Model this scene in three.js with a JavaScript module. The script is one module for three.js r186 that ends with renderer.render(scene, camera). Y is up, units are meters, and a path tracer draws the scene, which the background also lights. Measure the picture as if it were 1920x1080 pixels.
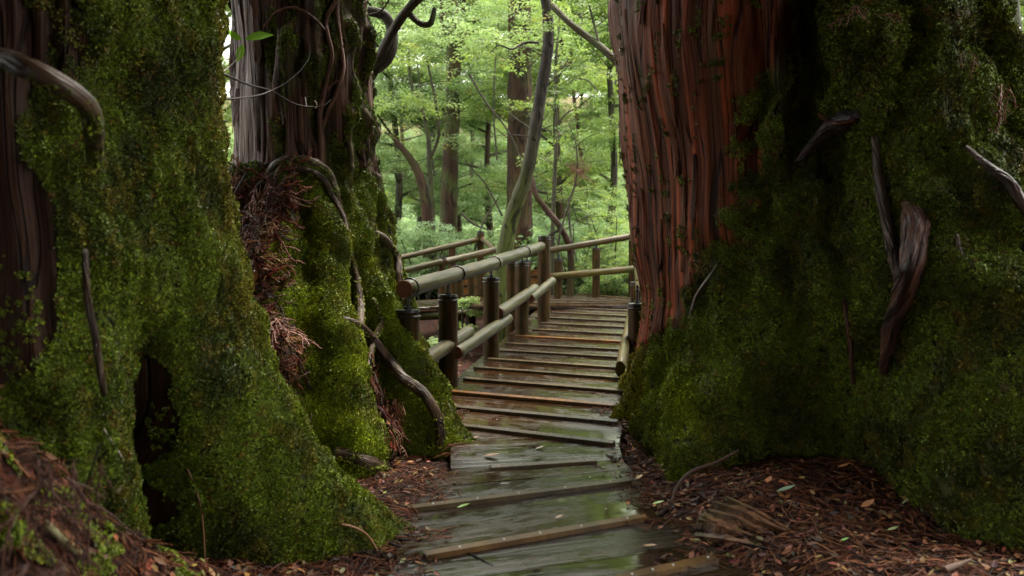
import * as THREE from 'three';
import { mergeGeometries } from 'three/addons/utils/BufferGeometryUtils.js';
import { createNoise3D } from 'simplex-noise';

// ------------------------------------------------------------ camera, sky, sun, exposure
const scene = new THREE.Scene();
const FPX = 1450, CAMH = 1.35, PITCH = Math.atan(60 / FPX);
const camera = new THREE.PerspectiveCamera(2 * Math.atan(540 / FPX) * 180 / Math.PI, 16 / 9, 0.05, 400);
camera.position.set(0, CAMH, 0);
camera.rotation.set(-PITCH, 0, 0);
camera.focus = 6.0;
camera.userData.fStop = 2.0;
camera.updateMatrixWorld();

const renderer = new THREE.WebGLRenderer({ antialias: true });
renderer.toneMapping = THREE.LinearToneMapping;
renderer.toneMappingExposure = 7.2;
renderer.shadowMap.enabled = true;

const SUN = new THREE.Vector3(0.25, 0.85, -0.55).normalize();
{ // overcast sky, brighter towards the zenith
  const w = 128, h = 64, a = new Float32Array(w * h * 4);
  for (let j = 0; j < h; j++) for (let i = 0; i < w; i++) {
    const el = ((j + 0.5) / h - 0.5) * Math.PI;
    const s = Math.max(0, Math.sin(el)), b = 0.55 * (1 + 2 * s) / 3 + 0.35;
    const k = (j * w + i) * 4;
    a[k] = b * 1.0; a[k + 1] = b * 1.0; a[k + 2] = b * 0.95; a[k + 3] = 1;
  }
  const t = new THREE.DataTexture(a, w, h, THREE.RGBAFormat, THREE.FloatType);
  t.mapping = THREE.EquirectangularReflectionMapping; t.magFilter = THREE.LinearFilter; t.needsUpdate = true;
  scene.background = t; scene.environment = t;
}
const sun = new THREE.DirectionalLight(0xfff6e6, 1.5);
sun.position.copy(SUN).multiplyScalar(60); sun.target.position.set(0, 0, -12);
sun.castShadow = true; sun.shadow.radius = 30; sun.shadow.mapSize.set(2048, 2048);
Object.assign(sun.shadow.camera, { left: -40, right: 40, top: 40, bottom: -40, near: 1, far: 160 });
scene.add(sun, sun.target);

// ------------------------------------------------------------ helpers
function rng(seed) { let a = seed >>> 0; return () => { a = (a + 0x6D2B79F5) | 0; let t = Math.imul(a ^ (a >>> 15), 1 | a); t = (t + Math.imul(t ^ (t >>> 7), 61 | t)) ^ t; return ((t ^ (t >>> 14)) >>> 0) / 4294967296; }; }
const N3 = createNoise3D(rng(77)), N3b = createNoise3D(rng(178));
const V = (x, y, z) => new THREE.Vector3(x, y, z);
const clamp = (x, a = 0, b = 1) => Math.min(b, Math.max(a, x));
const sstep = (a, b, x) => { const t = clamp((x - a) / (b - a)); return t * t * (3 - 2 * t); };
const mix = (a, b, t) => a + (b - a) * t;
const mixc = (a, b, t) => [mix(a[0], b[0], t), mix(a[1], b[1], t), mix(a[2], b[2], t)];
function lut(tab, x) { if (x <= tab[0][0]) return tab[0][1]; for (let i = 1; i < tab.length; i++) if (x <= tab[i][0]) return mix(tab[i - 1][1], tab[i][1], (x - tab[i - 1][0]) / (tab[i][0] - tab[i - 1][0])); return tab[tab.length - 1][1]; }
const FW = V(0, -Math.sin(PITCH), -Math.cos(PITCH)), UP = V(0, Math.cos(PITCH), -Math.sin(PITCH));
function at(px, py, d) { // photograph measurement (1920 x 1080) and distance -> place in the world
  return V(0, CAMH, 0).addScaledVector(FW, d).addScaledVector(V(1, 0, 0), (px - 960) / FPX * d).addScaledVector(UP, -(py - 540) / FPX * d);
}
const used = {};
function numbered(n) { const k = used[n] = (used[n] ?? -1) + 1; return k ? n + '_' + String(k).padStart(3, '0') : n; }
function tag(o, label, category, group, kind) { o.userData.label = label; if (category) o.userData.category = category; if (group) o.userData.group = group; if (kind) o.userData.kind = kind; return o; }
function thing(name, label, category, pos, group) { const g = new THREE.Group(); g.name = numbered(name); if (pos) g.position.copy(pos); scene.add(g); return tag(g, label, category, group); }
function mesh(name, geo, mat, parent) { // geometry given in world metres; moved into the parent's own space
  const m = new THREE.Mesh(geo, mat); m.name = parent && parent !== scene ? name : numbered(name); m.castShadow = m.receiveShadow = true;
  if (parent && parent !== scene) { let p = V(0, 0, 0), q = parent; while (q && q !== scene) { p.add(q.position); q = q.parent; } m.position.sub(p); parent.add(m); } else scene.add(m);
  return m;
}
function structure(name, geo, mat, label) { const m = mesh(name, geo, mat); m.userData.kind = 'structure'; m.userData.label = label; return m; }
function solo(name, geo, mat, label, category, group) { // a thing of one mesh, its origin at its own centre
  geo.computeBoundingBox(); const c = geo.boundingBox.getCenter(V(0, 0, 0)); c.y = geo.boundingBox.min.y; geo.translate(-c.x, -c.y, -c.z);
  const m = new THREE.Mesh(geo, mat); m.name = numbered(name); m.position.copy(c); m.castShadow = m.receiveShadow = true; scene.add(m); return tag(m, label, category, group);
}
function instanced(name, geo, mat, items, parent) { // items: {p, q, s, c}
  const im = new THREE.InstancedMesh(geo, mat, items.length), M = new THREE.Matrix4(), S = V(1, 1, 1), C = new THREE.Color();
  let off = V(0, 0, 0); for (let q = parent; q && q !== scene; q = q.parent) off.add(q.position);
  items.forEach((it, i) => { if (it.s.isVector3) S.copy(it.s); else S.setScalar(it.s); M.compose(it.p, it.q, S); im.setMatrixAt(i, M); if (it.c) im.setColorAt(i, C.setRGB(...it.c)); });
  im.name = parent && parent !== scene ? name : numbered(name); im.castShadow = im.receiveShadow = true; im.userData.kind = 'stuff'; im.position.sub(off); (parent || scene).add(im); return im;
}

// ------------------------------------------------------------ textures (tileable noise)
function tileNoise(seed) {
  const r = rng(seed), g = new Float32Array(65536); for (let i = 0; i < 65536; i++) g[i] = r();
  return (x, y, px, py) => { const xi = Math.floor(x), yi = Math.floor(y), fx = x - xi, fy = y - yi, u = fx * fx * (3 - 2 * fx), v = fy * fy * (3 - 2 * fy);
    const h = (i, j) => g[((((i % px) + px) % px) * 251 + (((j % py) + py) % py) * 13) & 65535];
    return mix(mix(h(xi, yi), h(xi + 1, yi), u), mix(h(xi, yi + 1), h(xi + 1, yi + 1), u), v); };
}
function tex(size, fn, srgb) { const a = new Uint8Array(size * size * 4);
  for (let j = 0; j < size; j++) for (let i = 0; i < size; i++) { const c = fn(i / size, j / size), k = (j * size + i) * 4; a[k] = clamp(c[0]) * 255; a[k + 1] = clamp(c[1]) * 255; a[k + 2] = clamp(c[2]) * 255; a[k + 3] = 255; }
  const t = new THREE.DataTexture(a, size, size); t.wrapS = t.wrapT = THREE.RepeatWrapping; t.magFilter = THREE.LinearFilter; t.minFilter = THREE.LinearMipmapLinearFilter; t.generateMipmaps = true;
  if (srgb) t.colorSpace = THREE.SRGBColorSpace; t.needsUpdate = true; return t; }
function grainFn(seed, fx, fy) { const n = tileNoise(seed), m = tileNoise(seed + 1);
  return (u, v) => { const wv = n(u * 3, v * 6, 3, 6) * 0.09; return 0.45 * n(u * fx, (v + wv) * fy, fx, fy * 1) + 0.33 * m(u * fx * 2, v * fy * 3, fx * 2, fy * 3) + 0.22 * n(u * fx * 4, v * fy * 6, fx * 4, fy * 6); }; }
// deck: u along the board, v across
const gF = grainFn(5, 3, 26), st = tileNoise(9), st2 = tileNoise(12);
const deckField = (u, v) => { const g = gF(u, v), wet = 0.5 * st(u * 3, v * 9, 3, 9) + 0.3 * st2(u * 11, v * 31, 11, 31) + 0.2 * st(u * 40, v * 90, 40, 90); return [g, wet]; };
const deckMap = tex(1024, (u, v) => { const [g] = deckField(u, v); const o = sstep(0.3, 0.85, st2(u * 2, v * 4, 2, 4) * 0.6 + 0.4 * gF(u, v)), k = 0.72 + 0.45 * g, sp = st(u * 120, v * 120, 120, 120) > 0.965 ? 0.12 : 0;
  const c = mixc([0.27, 0.245, 0.215], [0.35, 0.255, 0.165], o); return [c[0] * k + sp, c[1] * k + sp, c[2] * k + sp]; }, true);
const deckRough = tex(1024, (u, v) => { const [g, w] = deckField(u, v); const r = mix(0.3, 0.08, sstep(0.35, 0.7, w)) + 0.2 * (g - 0.5); return [r, r, r]; });
const deckCoat = tex(1024, (u, v) => { const [g, w] = deckField(u, v); const c = sstep(0.5, 0.62, w + 0.2 * (g - 0.5)); return [c, c, c]; });
const deckBump = tex(1024, (u, v) => { const [g, w] = deckField(u, v); const h = mix(g, 0.62 + 0.1 * w, 0.6 * sstep(0.4, 0.75, w)); return [h, h, h]; });
const bA = tileNoise(31), bB = tileNoise(33), bC = tileNoise(35);
const barkField = (u, v) => { const wv = (bC(u * 6, v * 5, 6, 5) - 0.5) * 0.05 + (bA(u * 3, v * 9, 3, 9) - 0.5) * 0.03, x = u + wv; const fib = 0.55 * bA(x * 110, v * 7, 110, 7) + 0.45 * bB(x * 230, v * 16, 230, 16), plate = bB(x * 26, v * 4, 26, 4), cr = 1 - Math.abs(bC(x * 20, v * 3, 20, 3) * 2 - 1), crack = sstep(0.86, 0.99, cr), chip = sstep(0.6, 0.75, bA(x * 44, v * 26, 44, 26)); return [fib, plate, crack, chip]; };
const barkBump = tex(1024, (u, v) => { const [f, p, c, ch] = barkField(u, v); const g = 0.25 + 0.3 * f + 0.35 * p - 0.5 * c + 0.12 * ch; return [g, g, g]; });
const barkMap = tex(1024, (u, v) => { const [f, p, c, ch] = barkField(u, v), k = (0.62 + 0.4 * f + 0.25 * p) * (1 - 0.55 * c) + 0.08 * ch; return [k, k * 0.98, k * 0.95]; }, true);
const logF = grainFn(41, 3, 18), logN = tileNoise(43);
const logBump = tex(512, (u, v) => { const g = logF(v, u); return [g, g, g]; });
const logMap = tex(512, (u, v) => { const g = logF(v, u), k = 0.6 + 0.65 * g, s = logN(u * 6, v * 5, 6, 5) * 0.6 + logN(u * 31, v * 27, 31, 27) * 0.4; const c = mixc([0.78, 0.76, 0.66], [1.0, 0.93, 0.7], s); return c.map(x => x * k); }, true);
const soilN = tileNoise(51);
const soilMap = tex(1024, (u, v) => { const a = soilN(u * 12, v * 12, 12, 12), b = soilN(u * 60, v * 60, 60, 60), c = soilN(u * 180, v * 180, 180, 180); const k = 0.5 + 0.35 * a + 0.5 * b * c; const col = mixc([0.25, 0.16, 0.11], [0.36, 0.2, 0.13], b); return col.map(x => x * k * 1.1); }, true);
const soilBump = tex(512, (u, v) => { const h = 0.4 * soilN(u * 20, v * 20, 20, 20) + 0.6 * soilN(u * 90, v * 90, 90, 90); return [h, h, h]; });
function rep(t, x, y) { const c = t.clone(); c.repeat.set(x, y); c.needsUpdate = true; return c; }

// ------------------------------------------------------------ materials
const std = o => new THREE.MeshPhysicalMaterial({ side: THREE.DoubleSide, ...o });
const rgb = (r, g, b) => new THREE.Color().setRGB(r, g, b);
const M = {};
M.soil = std({ specularIntensity: 0.25, vertexColors: true, map: rep(soilMap, 0.5, 0.5), bumpMap: rep(soilBump, 0.9, 0.9), bumpScale: 0.02, roughness: 0.8 });
M.deck = [[0.34, 0.265, 0.2], [0.27, 0.22, 0.175], [0.42, 0.29, 0.18], [0.31, 0.26, 0.22]].map(c => std({ color: rgb(...c), map: deckMap, roughnessMap: deckRough, roughness: 1, bumpMap: deckBump, bumpScale: 0.0025, clearcoat: 0.65, clearcoatMap: deckCoat, clearcoatRoughness: 0.06 }));
M.batten = [[0.06, 0.045, 0.036], [0.085, 0.064, 0.046], [0.14, 0.064, 0.024], [0.13, 0.078, 0.04]].map(c => std({ specularIntensity: 0.6, color: rgb(...c), map: rep(logMap, 1, 1), roughness: 0.34, bumpMap: logBump, bumpScale: 0.003 }));
M.screw = std({ color: rgb(0.5, 0.5, 0.5), roughness: 0.35, metalness: 0.3 });
M.iron = std({ color: rgb(0.018, 0.018, 0.02), roughness: 0.35, metalness: 0.4 });
M.post = std({ vertexColors: true, specularIntensity: 0.25, color: rgb(0.055, 0.032, 0.016), map: rep(logMap, 2, 0.7), bumpMap: rep(logBump, 2, 0.7), bumpScale: 0.006, roughness: 0.72 });
M.logGreen = std({ vertexColors: true, specularIntensity: 0.35, color: rgb(0.045, 0.046, 0.013), map: rep(logMap, 2, 0.5), bumpMap: rep(logBump, 2, 0.5), bumpScale: 0.004, roughness: 0.5 });
M.logGrey = std({ vertexColors: true, specularIntensity: 0.35, color: rgb(0.055, 0.053, 0.025), map: rep(logMap, 2, 0.5), bumpMap: rep(logBump, 2, 0.5), bumpScale: 0.004, roughness: 0.5 });
M.logYellow = std({ vertexColors: true, specularIntensity: 0.35, color: rgb(0.085, 0.07, 0.022), map: rep(logMap, 2, 0.5), bumpMap: rep(logBump, 2, 0.5), bumpScale: 0.003, roughness: 0.5 });
M.logPale = std({ vertexColors: true, specularIntensity: 0.4, color: rgb(0.07, 0.05, 0.03), map: rep(logMap, 2, 0.5), bumpMap: rep(logBump, 2, 0.5), bumpScale: 0.003, roughness: 0.5 });
M.cutEnd = std({ specularIntensity: 0.3, color: rgb(0.09, 0.034, 0.018), roughness: 0.55, bumpMap: rep(logBump, 3, 3), bumpScale: 0.002 });
M.bark = std({ specularIntensity: 0.2, vertexColors: true, map: rep(barkMap, 1.25, 0.4), bumpMap: rep(barkBump, 1.25, 0.4), bumpScale: 0.014, roughness: 0.62 });
M.root = std({ specularIntensity: 0.25, vertexColors: true, map: rep(barkMap, 2, 1.2), bumpMap: rep(barkBump, 2, 1.2), bumpScale: 0.014, roughness: 0.38 });
M.rootWet = std({ specularIntensity: 0.55, vertexColors: true, map: rep(barkMap, 1.6, 0.8), bumpMap: rep(barkBump, 1.6, 0.8), bumpScale: 0.016, roughness: 0.4 });
M.stem = std({ specularIntensity: 0.25, vertexColors: true, map: rep(barkMap, 1, 0.7), bumpMap: rep(barkBump, 1, 0.7), bumpScale: 0.02, roughness: 0.6 });
M.moss = std({ vertexColors: true, specularIntensity: 0.4, color: rgb(1, 1, 1), roughness: 0.45 });
M.leaf = std({ specularIntensity: 0.5, color: rgb(1, 1, 1), roughness: 0.88, transmission: 0.55, thickness: 0 });
M.cedarLeaf = std({ specularIntensity: 0.3, color: rgb(0.05, 0.07, 0.03), roughness: 0.6 });
M.needle = std({ specularIntensity: 0.35, color: rgb(1, 1, 1), roughness: 0.55 });
M.water = std({ color: rgb(1, 1, 1), roughness: 0.02, transmission: 1, thickness: 0.005, ior: 1.33 });
M.twigPale = std({ specularIntensity: 0.4, color: rgb(0.3, 0.26, 0.22), roughness: 0.5 });
M.twigDark = std({ specularIntensity: 0.2, color: rgb(0.02, 0.014, 0.012), roughness: 0.45 });
M.stick = std({ specularIntensity: 0.45, color: rgb(0.11, 0.06, 0.04), roughness: 0.5, bumpMap: logBump, bumpScale: 0.003 });
M.woodChunk = std({ specularIntensity: 0.35, vertexColors: true, roughness: 0.5, bumpMap: rep(logBump, 2, 4), bumpScale: 0.008 });

// ------------------------------------------------------------ geometry builders
function sweep(pts, radii, o = {}) { // tapered, knobbly limb through points
  const { seg = 24, rad = 10, amp = 0, freq = 3, seed = 0, col = null, flat = 1, cap = true } = o;
  const curve = new THREE.CatmullRomCurve3(pts, false, 'centripetal'), fr = curve.computeFrenetFrames(seg, false), len = curve.getLength();
  const pos = [], uv = [], cl = [], idx = [];
  for (let i = 0; i <= seg; i++) { const t = i / seg, p = curve.getPointAt(t), k = t * (radii.length - 1), a = Math.min(radii.length - 2, Math.floor(k)), r0 = mix(radii[a], radii[a + 1], k - a);
    for (let j = 0; j <= rad; j++) { const an = j / rad * Math.PI * 2, c = Math.cos(an), s = Math.sin(an) * flat;
      const nx = fr.normals[i].x * c + fr.binormals[i].x * s, ny = fr.normals[i].y * c + fr.binormals[i].y * s, nz = fr.normals[i].z * c + fr.binormals[i].z * s;
      const n = N3(p.x * freq + nx * 0.9 + seed, p.y * freq + ny * 0.9, p.z * freq + nz * 0.9), r = r0 * (1 + amp * n + amp * 0.6 * N3b(nx * 2.2 + seed, ny * 2.2 + p.y * freq * 2.4, nz * 2.2 + p.x * freq * 2) + amp * 0.35 * N3(nx * 5 + seed, ny * 5 + p.y * freq * 6, nz * 5 + p.x * freq * 5 + p.z * freq * 5));
      const q = V(p.x + nx * r, p.y + ny * r, p.z + nz * r); pos.push(q.x, q.y, q.z); uv.push(j / rad * Math.PI * 2 * r0, t * len);
      if (col) { const c3 = col(q, V(nx, ny, nz), t); cl.push(...c3); } } }
  const W = rad + 1; for (let i = 0; i < seg; i++) for (let j = 0; j < rad; j++) { const a = i * W + j; idx.push(a, a + W, a + 1, a + 1, a + W, a + W + 1); }
  if (cap) for (const [i, f] of [[0, 1], [seg, -1]]) { const p = curve.getPointAt(i / seg), b = pos.length / 3; pos.push(p.x, p.y, p.z); uv.push(0, 0); if (col) cl.push(...col(p, V(0, 0, 0), i / seg));
    for (let j = 0; j < rad; j++) f > 0 ? idx.push(b, i * W + j, i * W + j + 1) : idx.push(b, i * W + j + 1, i * W + j); }
  const g = new THREE.BufferGeometry(); g.setAttribute('position', new THREE.Float32BufferAttribute(pos, 3)); g.setAttribute('uv', new THREE.Float32BufferAttribute(uv, 2));
  if (col) g.setAttribute('color', new THREE.Float32BufferAttribute(cl, 3)); g.setIndex(idx); g.computeVertexNormals(); 
  { const n = g.attributes.normal; for (let i = 0; i <= seg; i++) { const a = i * W, b = a + rad, x = n.getX(a) + n.getX(b), y = n.getY(a) + n.getY(b), z = n.getZ(a) + n.getZ(b), l = Math.hypot(x, y, z) || 1; n.setXYZ(a, x / l, y / l, z / l); n.setXYZ(b, x / l, y / l, z / l); } }
  return g;
}
function prism(c, th) { // four top corners (a,b near edge left/right, c,d far edge left/right) -> board of thickness th with chamfered top
  const [A, B, C, D] = c, up = V(0, 1, 0), pos = [], uv = [], idx = [], ch = 0.004;
  const cen = A.clone().add(B).add(C).add(D).multiplyScalar(0.25), o0 = (c.u0 || 0), v0 = (c.v0 || 0), ux = B.clone().sub(A).normalize(), vx = C.clone().sub(A); vx.addScaledVector(ux, -vx.dot(ux)).normalize();
  const UV = p => { const r = p.clone().sub(A); return [r.dot(ux) / 1.6 + o0, r.dot(vx) / 1.6 + v0]; };
  const top = [A, B, D, C].map(p => p.clone().addScaledVector(cen.clone().sub(p).normalize(), ch * 1.4)), rim = [A, B, D, C].map(p => p.clone().addScaledVector(up, -ch)), bot = [A, B, D, C].map(p => p.clone().addScaledVector(up, -th));
  const quad = (p, q, r, s, side) => { const b = pos.length / 3; for (const x of [p, q, r, s]) { pos.push(x.x, x.y, x.z); const t = UV(x); uv.push(t[0], t[1] + (side ? x.y * 0.6 : 0)); } idx.push(b, b + 1, b + 2, b, b + 2, b + 3); };
  quad(...top); for (let i = 0; i < 4; i++) { const j = (i + 1) % 4; quad(rim[i], rim[j], top[j], top[i]); quad(bot[i], bot[j], rim[j], rim[i], true); } quad(bot[3], bot[2], bot[1], bot[0]);
  const g = new THREE.BufferGeometry(); g.setAttribute('position', new THREE.Float32BufferAttribute(pos, 3)); g.setAttribute('uv', new THREE.Float32BufferAttribute(uv, 2)); g.setIndex(idx); g.computeVertexNormals(); return g;
}
function leafGeo(len, wid, fold = 0.25, droop = 0.15) { // pointed leaf with a midrib fold, along +x, facing +y
  const L = [[0, 0], [0.3, 0.42], [0.6, 0.45], [1, 0]], pos = [], idx = [];
  for (const [t, w] of L) { const y = -droop * len * t * t; pos.push(t * len, y, 0, t * len, y + fold * w * wid, w * wid, t * len, y + fold * w * wid, -w * wid); }
  for (let i = 0; i < 3; i++) { const a = i * 3; idx.push(a, a + 1, a + 4, a, a + 4, a + 3, a, a + 5, a + 2, a, a + 3, a + 5); }
  const g = new THREE.BufferGeometry(); g.setAttribute('position', new THREE.Float32BufferAttribute(pos, 3)); g.setIndex(idx.filter(() => true)); g.computeVertexNormals(); return g;
}
function diamond(len, wid, tip = 0) { // cheap leaflet: 2 triangles
  const g = new THREE.BufferGeometry(); g.setAttribute('position', new THREE.Float32BufferAttribute([0, 0, 0, len * 0.55, tip * 0.5, wid / 2, len, -tip, 0, len * 0.55, tip * 0.5, -wid / 2], 3)); g.setIndex([0, 1, 2, 0, 2, 3]); g.computeVertexNormals(); return g;
}
const E = new THREE.Euler(), Q = new THREE.Quaternion();
const put = (g, x, y, z, rx, ry, rz, s = 1) => { const m = new THREE.Matrix4().compose(V(x, y, z), new THREE.Quaternion().setFromEuler(new THREE.Euler(rx, ry, rz, 'YXZ')), V(s, s, s)); return g.clone().applyMatrix4(m); };
function mossTuft(seed, n, len, wid, lift, sp) { const r = rng(seed), gs = []; for (let i = 0; i < n; i++) { const el = lift + (r() - 0.4) * 0.9, g = put(diamond(len * (0.6 + 0.7 * r()), wid * (0.7 + 0.6 * r()), len * 0.18), (r() - 0.5) * sp, r() * len * 0.5, (r() - 0.5) * sp, (r() - 0.5) * 1.2, i / n * 6.283 + r(), el); const k = 0.45 + 0.9 * r(), c = r() < 0.16 ? [2.1, 1.9, 1.3] : r() < 0.1 ? [1.3, 0.7, 0.8] : [k, k, k]; g.setAttribute('color', new THREE.Float32BufferAttribute([...c, ...c, ...c, ...c], 3)); gs.push(g); } return mergeGeometries(gs); }  // leaflet tones vary; the palest are painted-in highlights
function leafSpray(seed, n, size, leaf, wid) { // leafy twig, lying about flat
  const r = rng(seed), gs = []; for (let i = 0; i < n; i++) { const t = (i + 0.5) / n, side = i % 2 ? 1 : -1, L = leaf * (0.7 + 0.6 * r()); gs.push(put(leafGeo(L, wid * (0.8 + 0.4 * r()), 0.2, 0.25), t * size - size / 2, (r() - 0.5) * size * 0.22, side * size * 0.12 * r(), (r() - 0.5) * 0.9, side * -(0.5 + 0.9 * r()), (r() - 0.55) * 0.7)); } return mergeGeometries(gs); }
function cedarSpray(seed, len, dense, fat = 1) { // drooping dead cedar branchlet: side twigs with short needles
  const r = rng(seed), gs = [], bend = (t) => [t * len, -0.25 * len * t * t, 0.12 * len * Math.sin(t * 4 + seed)];
  const bar = (a, b, w) => { const d = V(b[0] - a[0], b[1] - a[1], b[2] - a[2]), l = d.length(), g = new THREE.CylinderGeometry(w * 0.6, w, l, 3, 1, true); g.translate(0, l / 2, 0); g.applyQuaternion(new THREE.Quaternion().setFromUnitVectors(V(0, 1, 0), d.normalize())); g.translate(a[0], a[1], a[2]); g.deleteAttribute('uv'); gs.push(g); };
  const S = 6; for (let i = 0; i < S; i++) bar(bend(i / S), bend((i + 1) / S), len * 0.012 * fat);
  for (let i = 0; i < dense; i++) { const t = (i + 0.5) / dense, p = bend(t), s = i % 2 ? 1 : -1, l = len * (0.42 - 0.28 * t) * (0.6 + 0.6 * r()); let a = p; const dir = V(0.75 + 0.3 * r(), -0.25 * r(), s * (0.55 + 0.4 * r())); 
    for (let k = 0; k < 3; k++) { const b = [a[0] + dir.x * l / 3, a[1] + dir.y * l / 3 - 0.02 * len * k, a[2] + dir.z * l / 3]; bar(a, b, len * 0.009 * fat); 
      for (const e of [-1, 1]) bar(b, [b[0] + len * 0.05, b[1] + len * 0.02 * e, b[2] + e * len * 0.028], len * 0.006 * fat); a = b; dir.z *= 0.75; } }
  return mergeGeometries(gs);
}
function sampleSurface(geo, n, seed, fn, keep) { // fn(p, nrm, rand) -> instance or null
  const p = geo.attributes.position, nn = geo.attributes.normal, ix = geo.index.array, T = ix.length / 3, cum = new Float64Array(T), a = V(0, 0, 0), b = V(0, 0, 0), c = V(0, 0, 0), r = rng(seed); let s = 0;
  for (let i = 0; i < T; i++) { a.fromBufferAttribute(p, ix[3 * i]); if (keep && !keep(a)) { cum[i] = s; continue; } b.fromBufferAttribute(p, ix[3 * i + 1]).sub(a); c.fromBufferAttribute(p, ix[3 * i + 2]).sub(a); s += b.cross(c).length() / 2; cum[i] = s; }
  const out = [], N = V(0, 0, 0), P = V(0, 0, 0);
  for (let k = 0; k < n; k++) { const x = r() * s; let lo = 0, hi = T - 1; while (lo < hi) { const m = (lo + hi) >> 1; if (cum[m] < x) lo = m + 1; else hi = m; }
    let u = r(), v = r(); if (u + v > 1) { u = 1 - u; v = 1 - v; } const i0 = ix[3 * lo], i1 = ix[3 * lo + 1], i2 = ix[3 * lo + 2], w = 1 - u - v;
    P.set(w * p.getX(i0) + u * p.getX(i1) + v * p.getX(i2), w * p.getY(i0) + u * p.getY(i1) + v * p.getY(i2), w * p.getZ(i0) + u * p.getZ(i1) + v * p.getZ(i2));
    N.set(w * nn.getX(i0) + u * nn.getX(i1) + v * nn.getX(i2), w * nn.getY(i0) + u * nn.getY(i1) + v * nn.getY(i2), w * nn.getZ(i0) + u * nn.getZ(i1) + v * nn.getZ(i2)).normalize();
    const it = fn(P, N, r); if (it) out.push(it); }
  return out;
}
const Y0 = V(0, 1, 0);
function orient(n, r, jitter = 0.35, droop = 0.3, spin) { const d = V(n.x + (r() - 0.5) * jitter * 2, n.y + (r() - 0.5) * jitter * 2 - droop, n.z + (r() - 0.5) * jitter * 2).normalize(); const q = new THREE.Quaternion().setFromUnitVectors(Y0, d); return q.multiply(new THREE.Quaternion().setFromAxisAngle(Y0, spin ?? r() * 6.283)); }

// moss: kinds differ in colour by patch; the brightest also paint in lit rims
const tufts = [mossTuft(1, 26, 0.0125, 0.0075, 0.45, 0.03), mossTuft(2, 24, 0.014, 0.007, 0.7, 0.026), mossTuft(3, 30, 0.0105, 0.0075, 0.3, 0.032)];
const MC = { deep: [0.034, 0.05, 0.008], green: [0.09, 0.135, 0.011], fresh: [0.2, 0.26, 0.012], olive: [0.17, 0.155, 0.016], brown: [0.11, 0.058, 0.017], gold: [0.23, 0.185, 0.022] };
function mossColor(p, r, fresh = 0, gold = 0) {
  const a = N3(p.x * 2.3, p.y * 1.6, p.z * 2.3), b = N3b(p.x * 9, p.y * 6, p.z * 9); let c = mixc(MC.green, MC.deep, sstep(-0.3, 0.6, a + b * 0.4));
  c = mixc(c, MC.olive, 0.42 * sstep(0.15, 0.8, b + 0.4 * a)); if (r() < 0.03 + 0.15 * sstep(0.3, 0.8, N3(p.x * 4 + 9, p.y * 3, p.z * 4))) c = mixc(c, MC.brown, 0.5 + 0.5 * r());
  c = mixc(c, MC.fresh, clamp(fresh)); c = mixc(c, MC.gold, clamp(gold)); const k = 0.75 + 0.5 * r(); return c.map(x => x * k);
}
function addMoss(tree, geos, n, seed, mask, opts = {}) {
  const items = [[], [], []]; let drops = [];
  geos.forEach((g, gi) => { const it = sampleSurface(g, n[gi] ?? n, seed + gi * 17, (p, nn, r) => { const m = mask(p, nn, gi); if (r() > m) return null; const k = Math.floor(r() * 3);
    const s = (opts.scale || 1) * (0.6 + 0.6 * r()) * (0.95 + 0.45 * N3(p.x * 7, p.y * 7, p.z * 7)); const cush = 0.5 + 0.5 * N3b(p.x * 11, p.y * 8, p.z * 11), q = p.clone().addScaledVector(nn, 0.001 + 0.016 * cush * r() * s);
    if (r() < (opts.drops ?? 0.012)) drops.push({ p: p.clone().addScaledVector(nn, 0.022), q: new THREE.Quaternion(), s: 0.0026 + 0.0034 * r() * r() });
    items[k].push({ p: q, q: orient(nn, r, 0.4, 0.45), s, c: mossColor(p, r, opts.fresh ? opts.fresh(p, nn) : 0, opts.gold ? opts.gold(p, nn) : 0) }); return null; }, gi ? null : opts.keep); });
  items.forEach((it, k) => { if (it.length) instanced('moss', tufts[k], M.moss, it, tree); });
  if (drops.length) instanced('water_drops', new THREE.IcosahedronGeometry(1, 1), M.water, drops, tree);
  return items.reduce((a, b) => a + b.length, 0);
}

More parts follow.
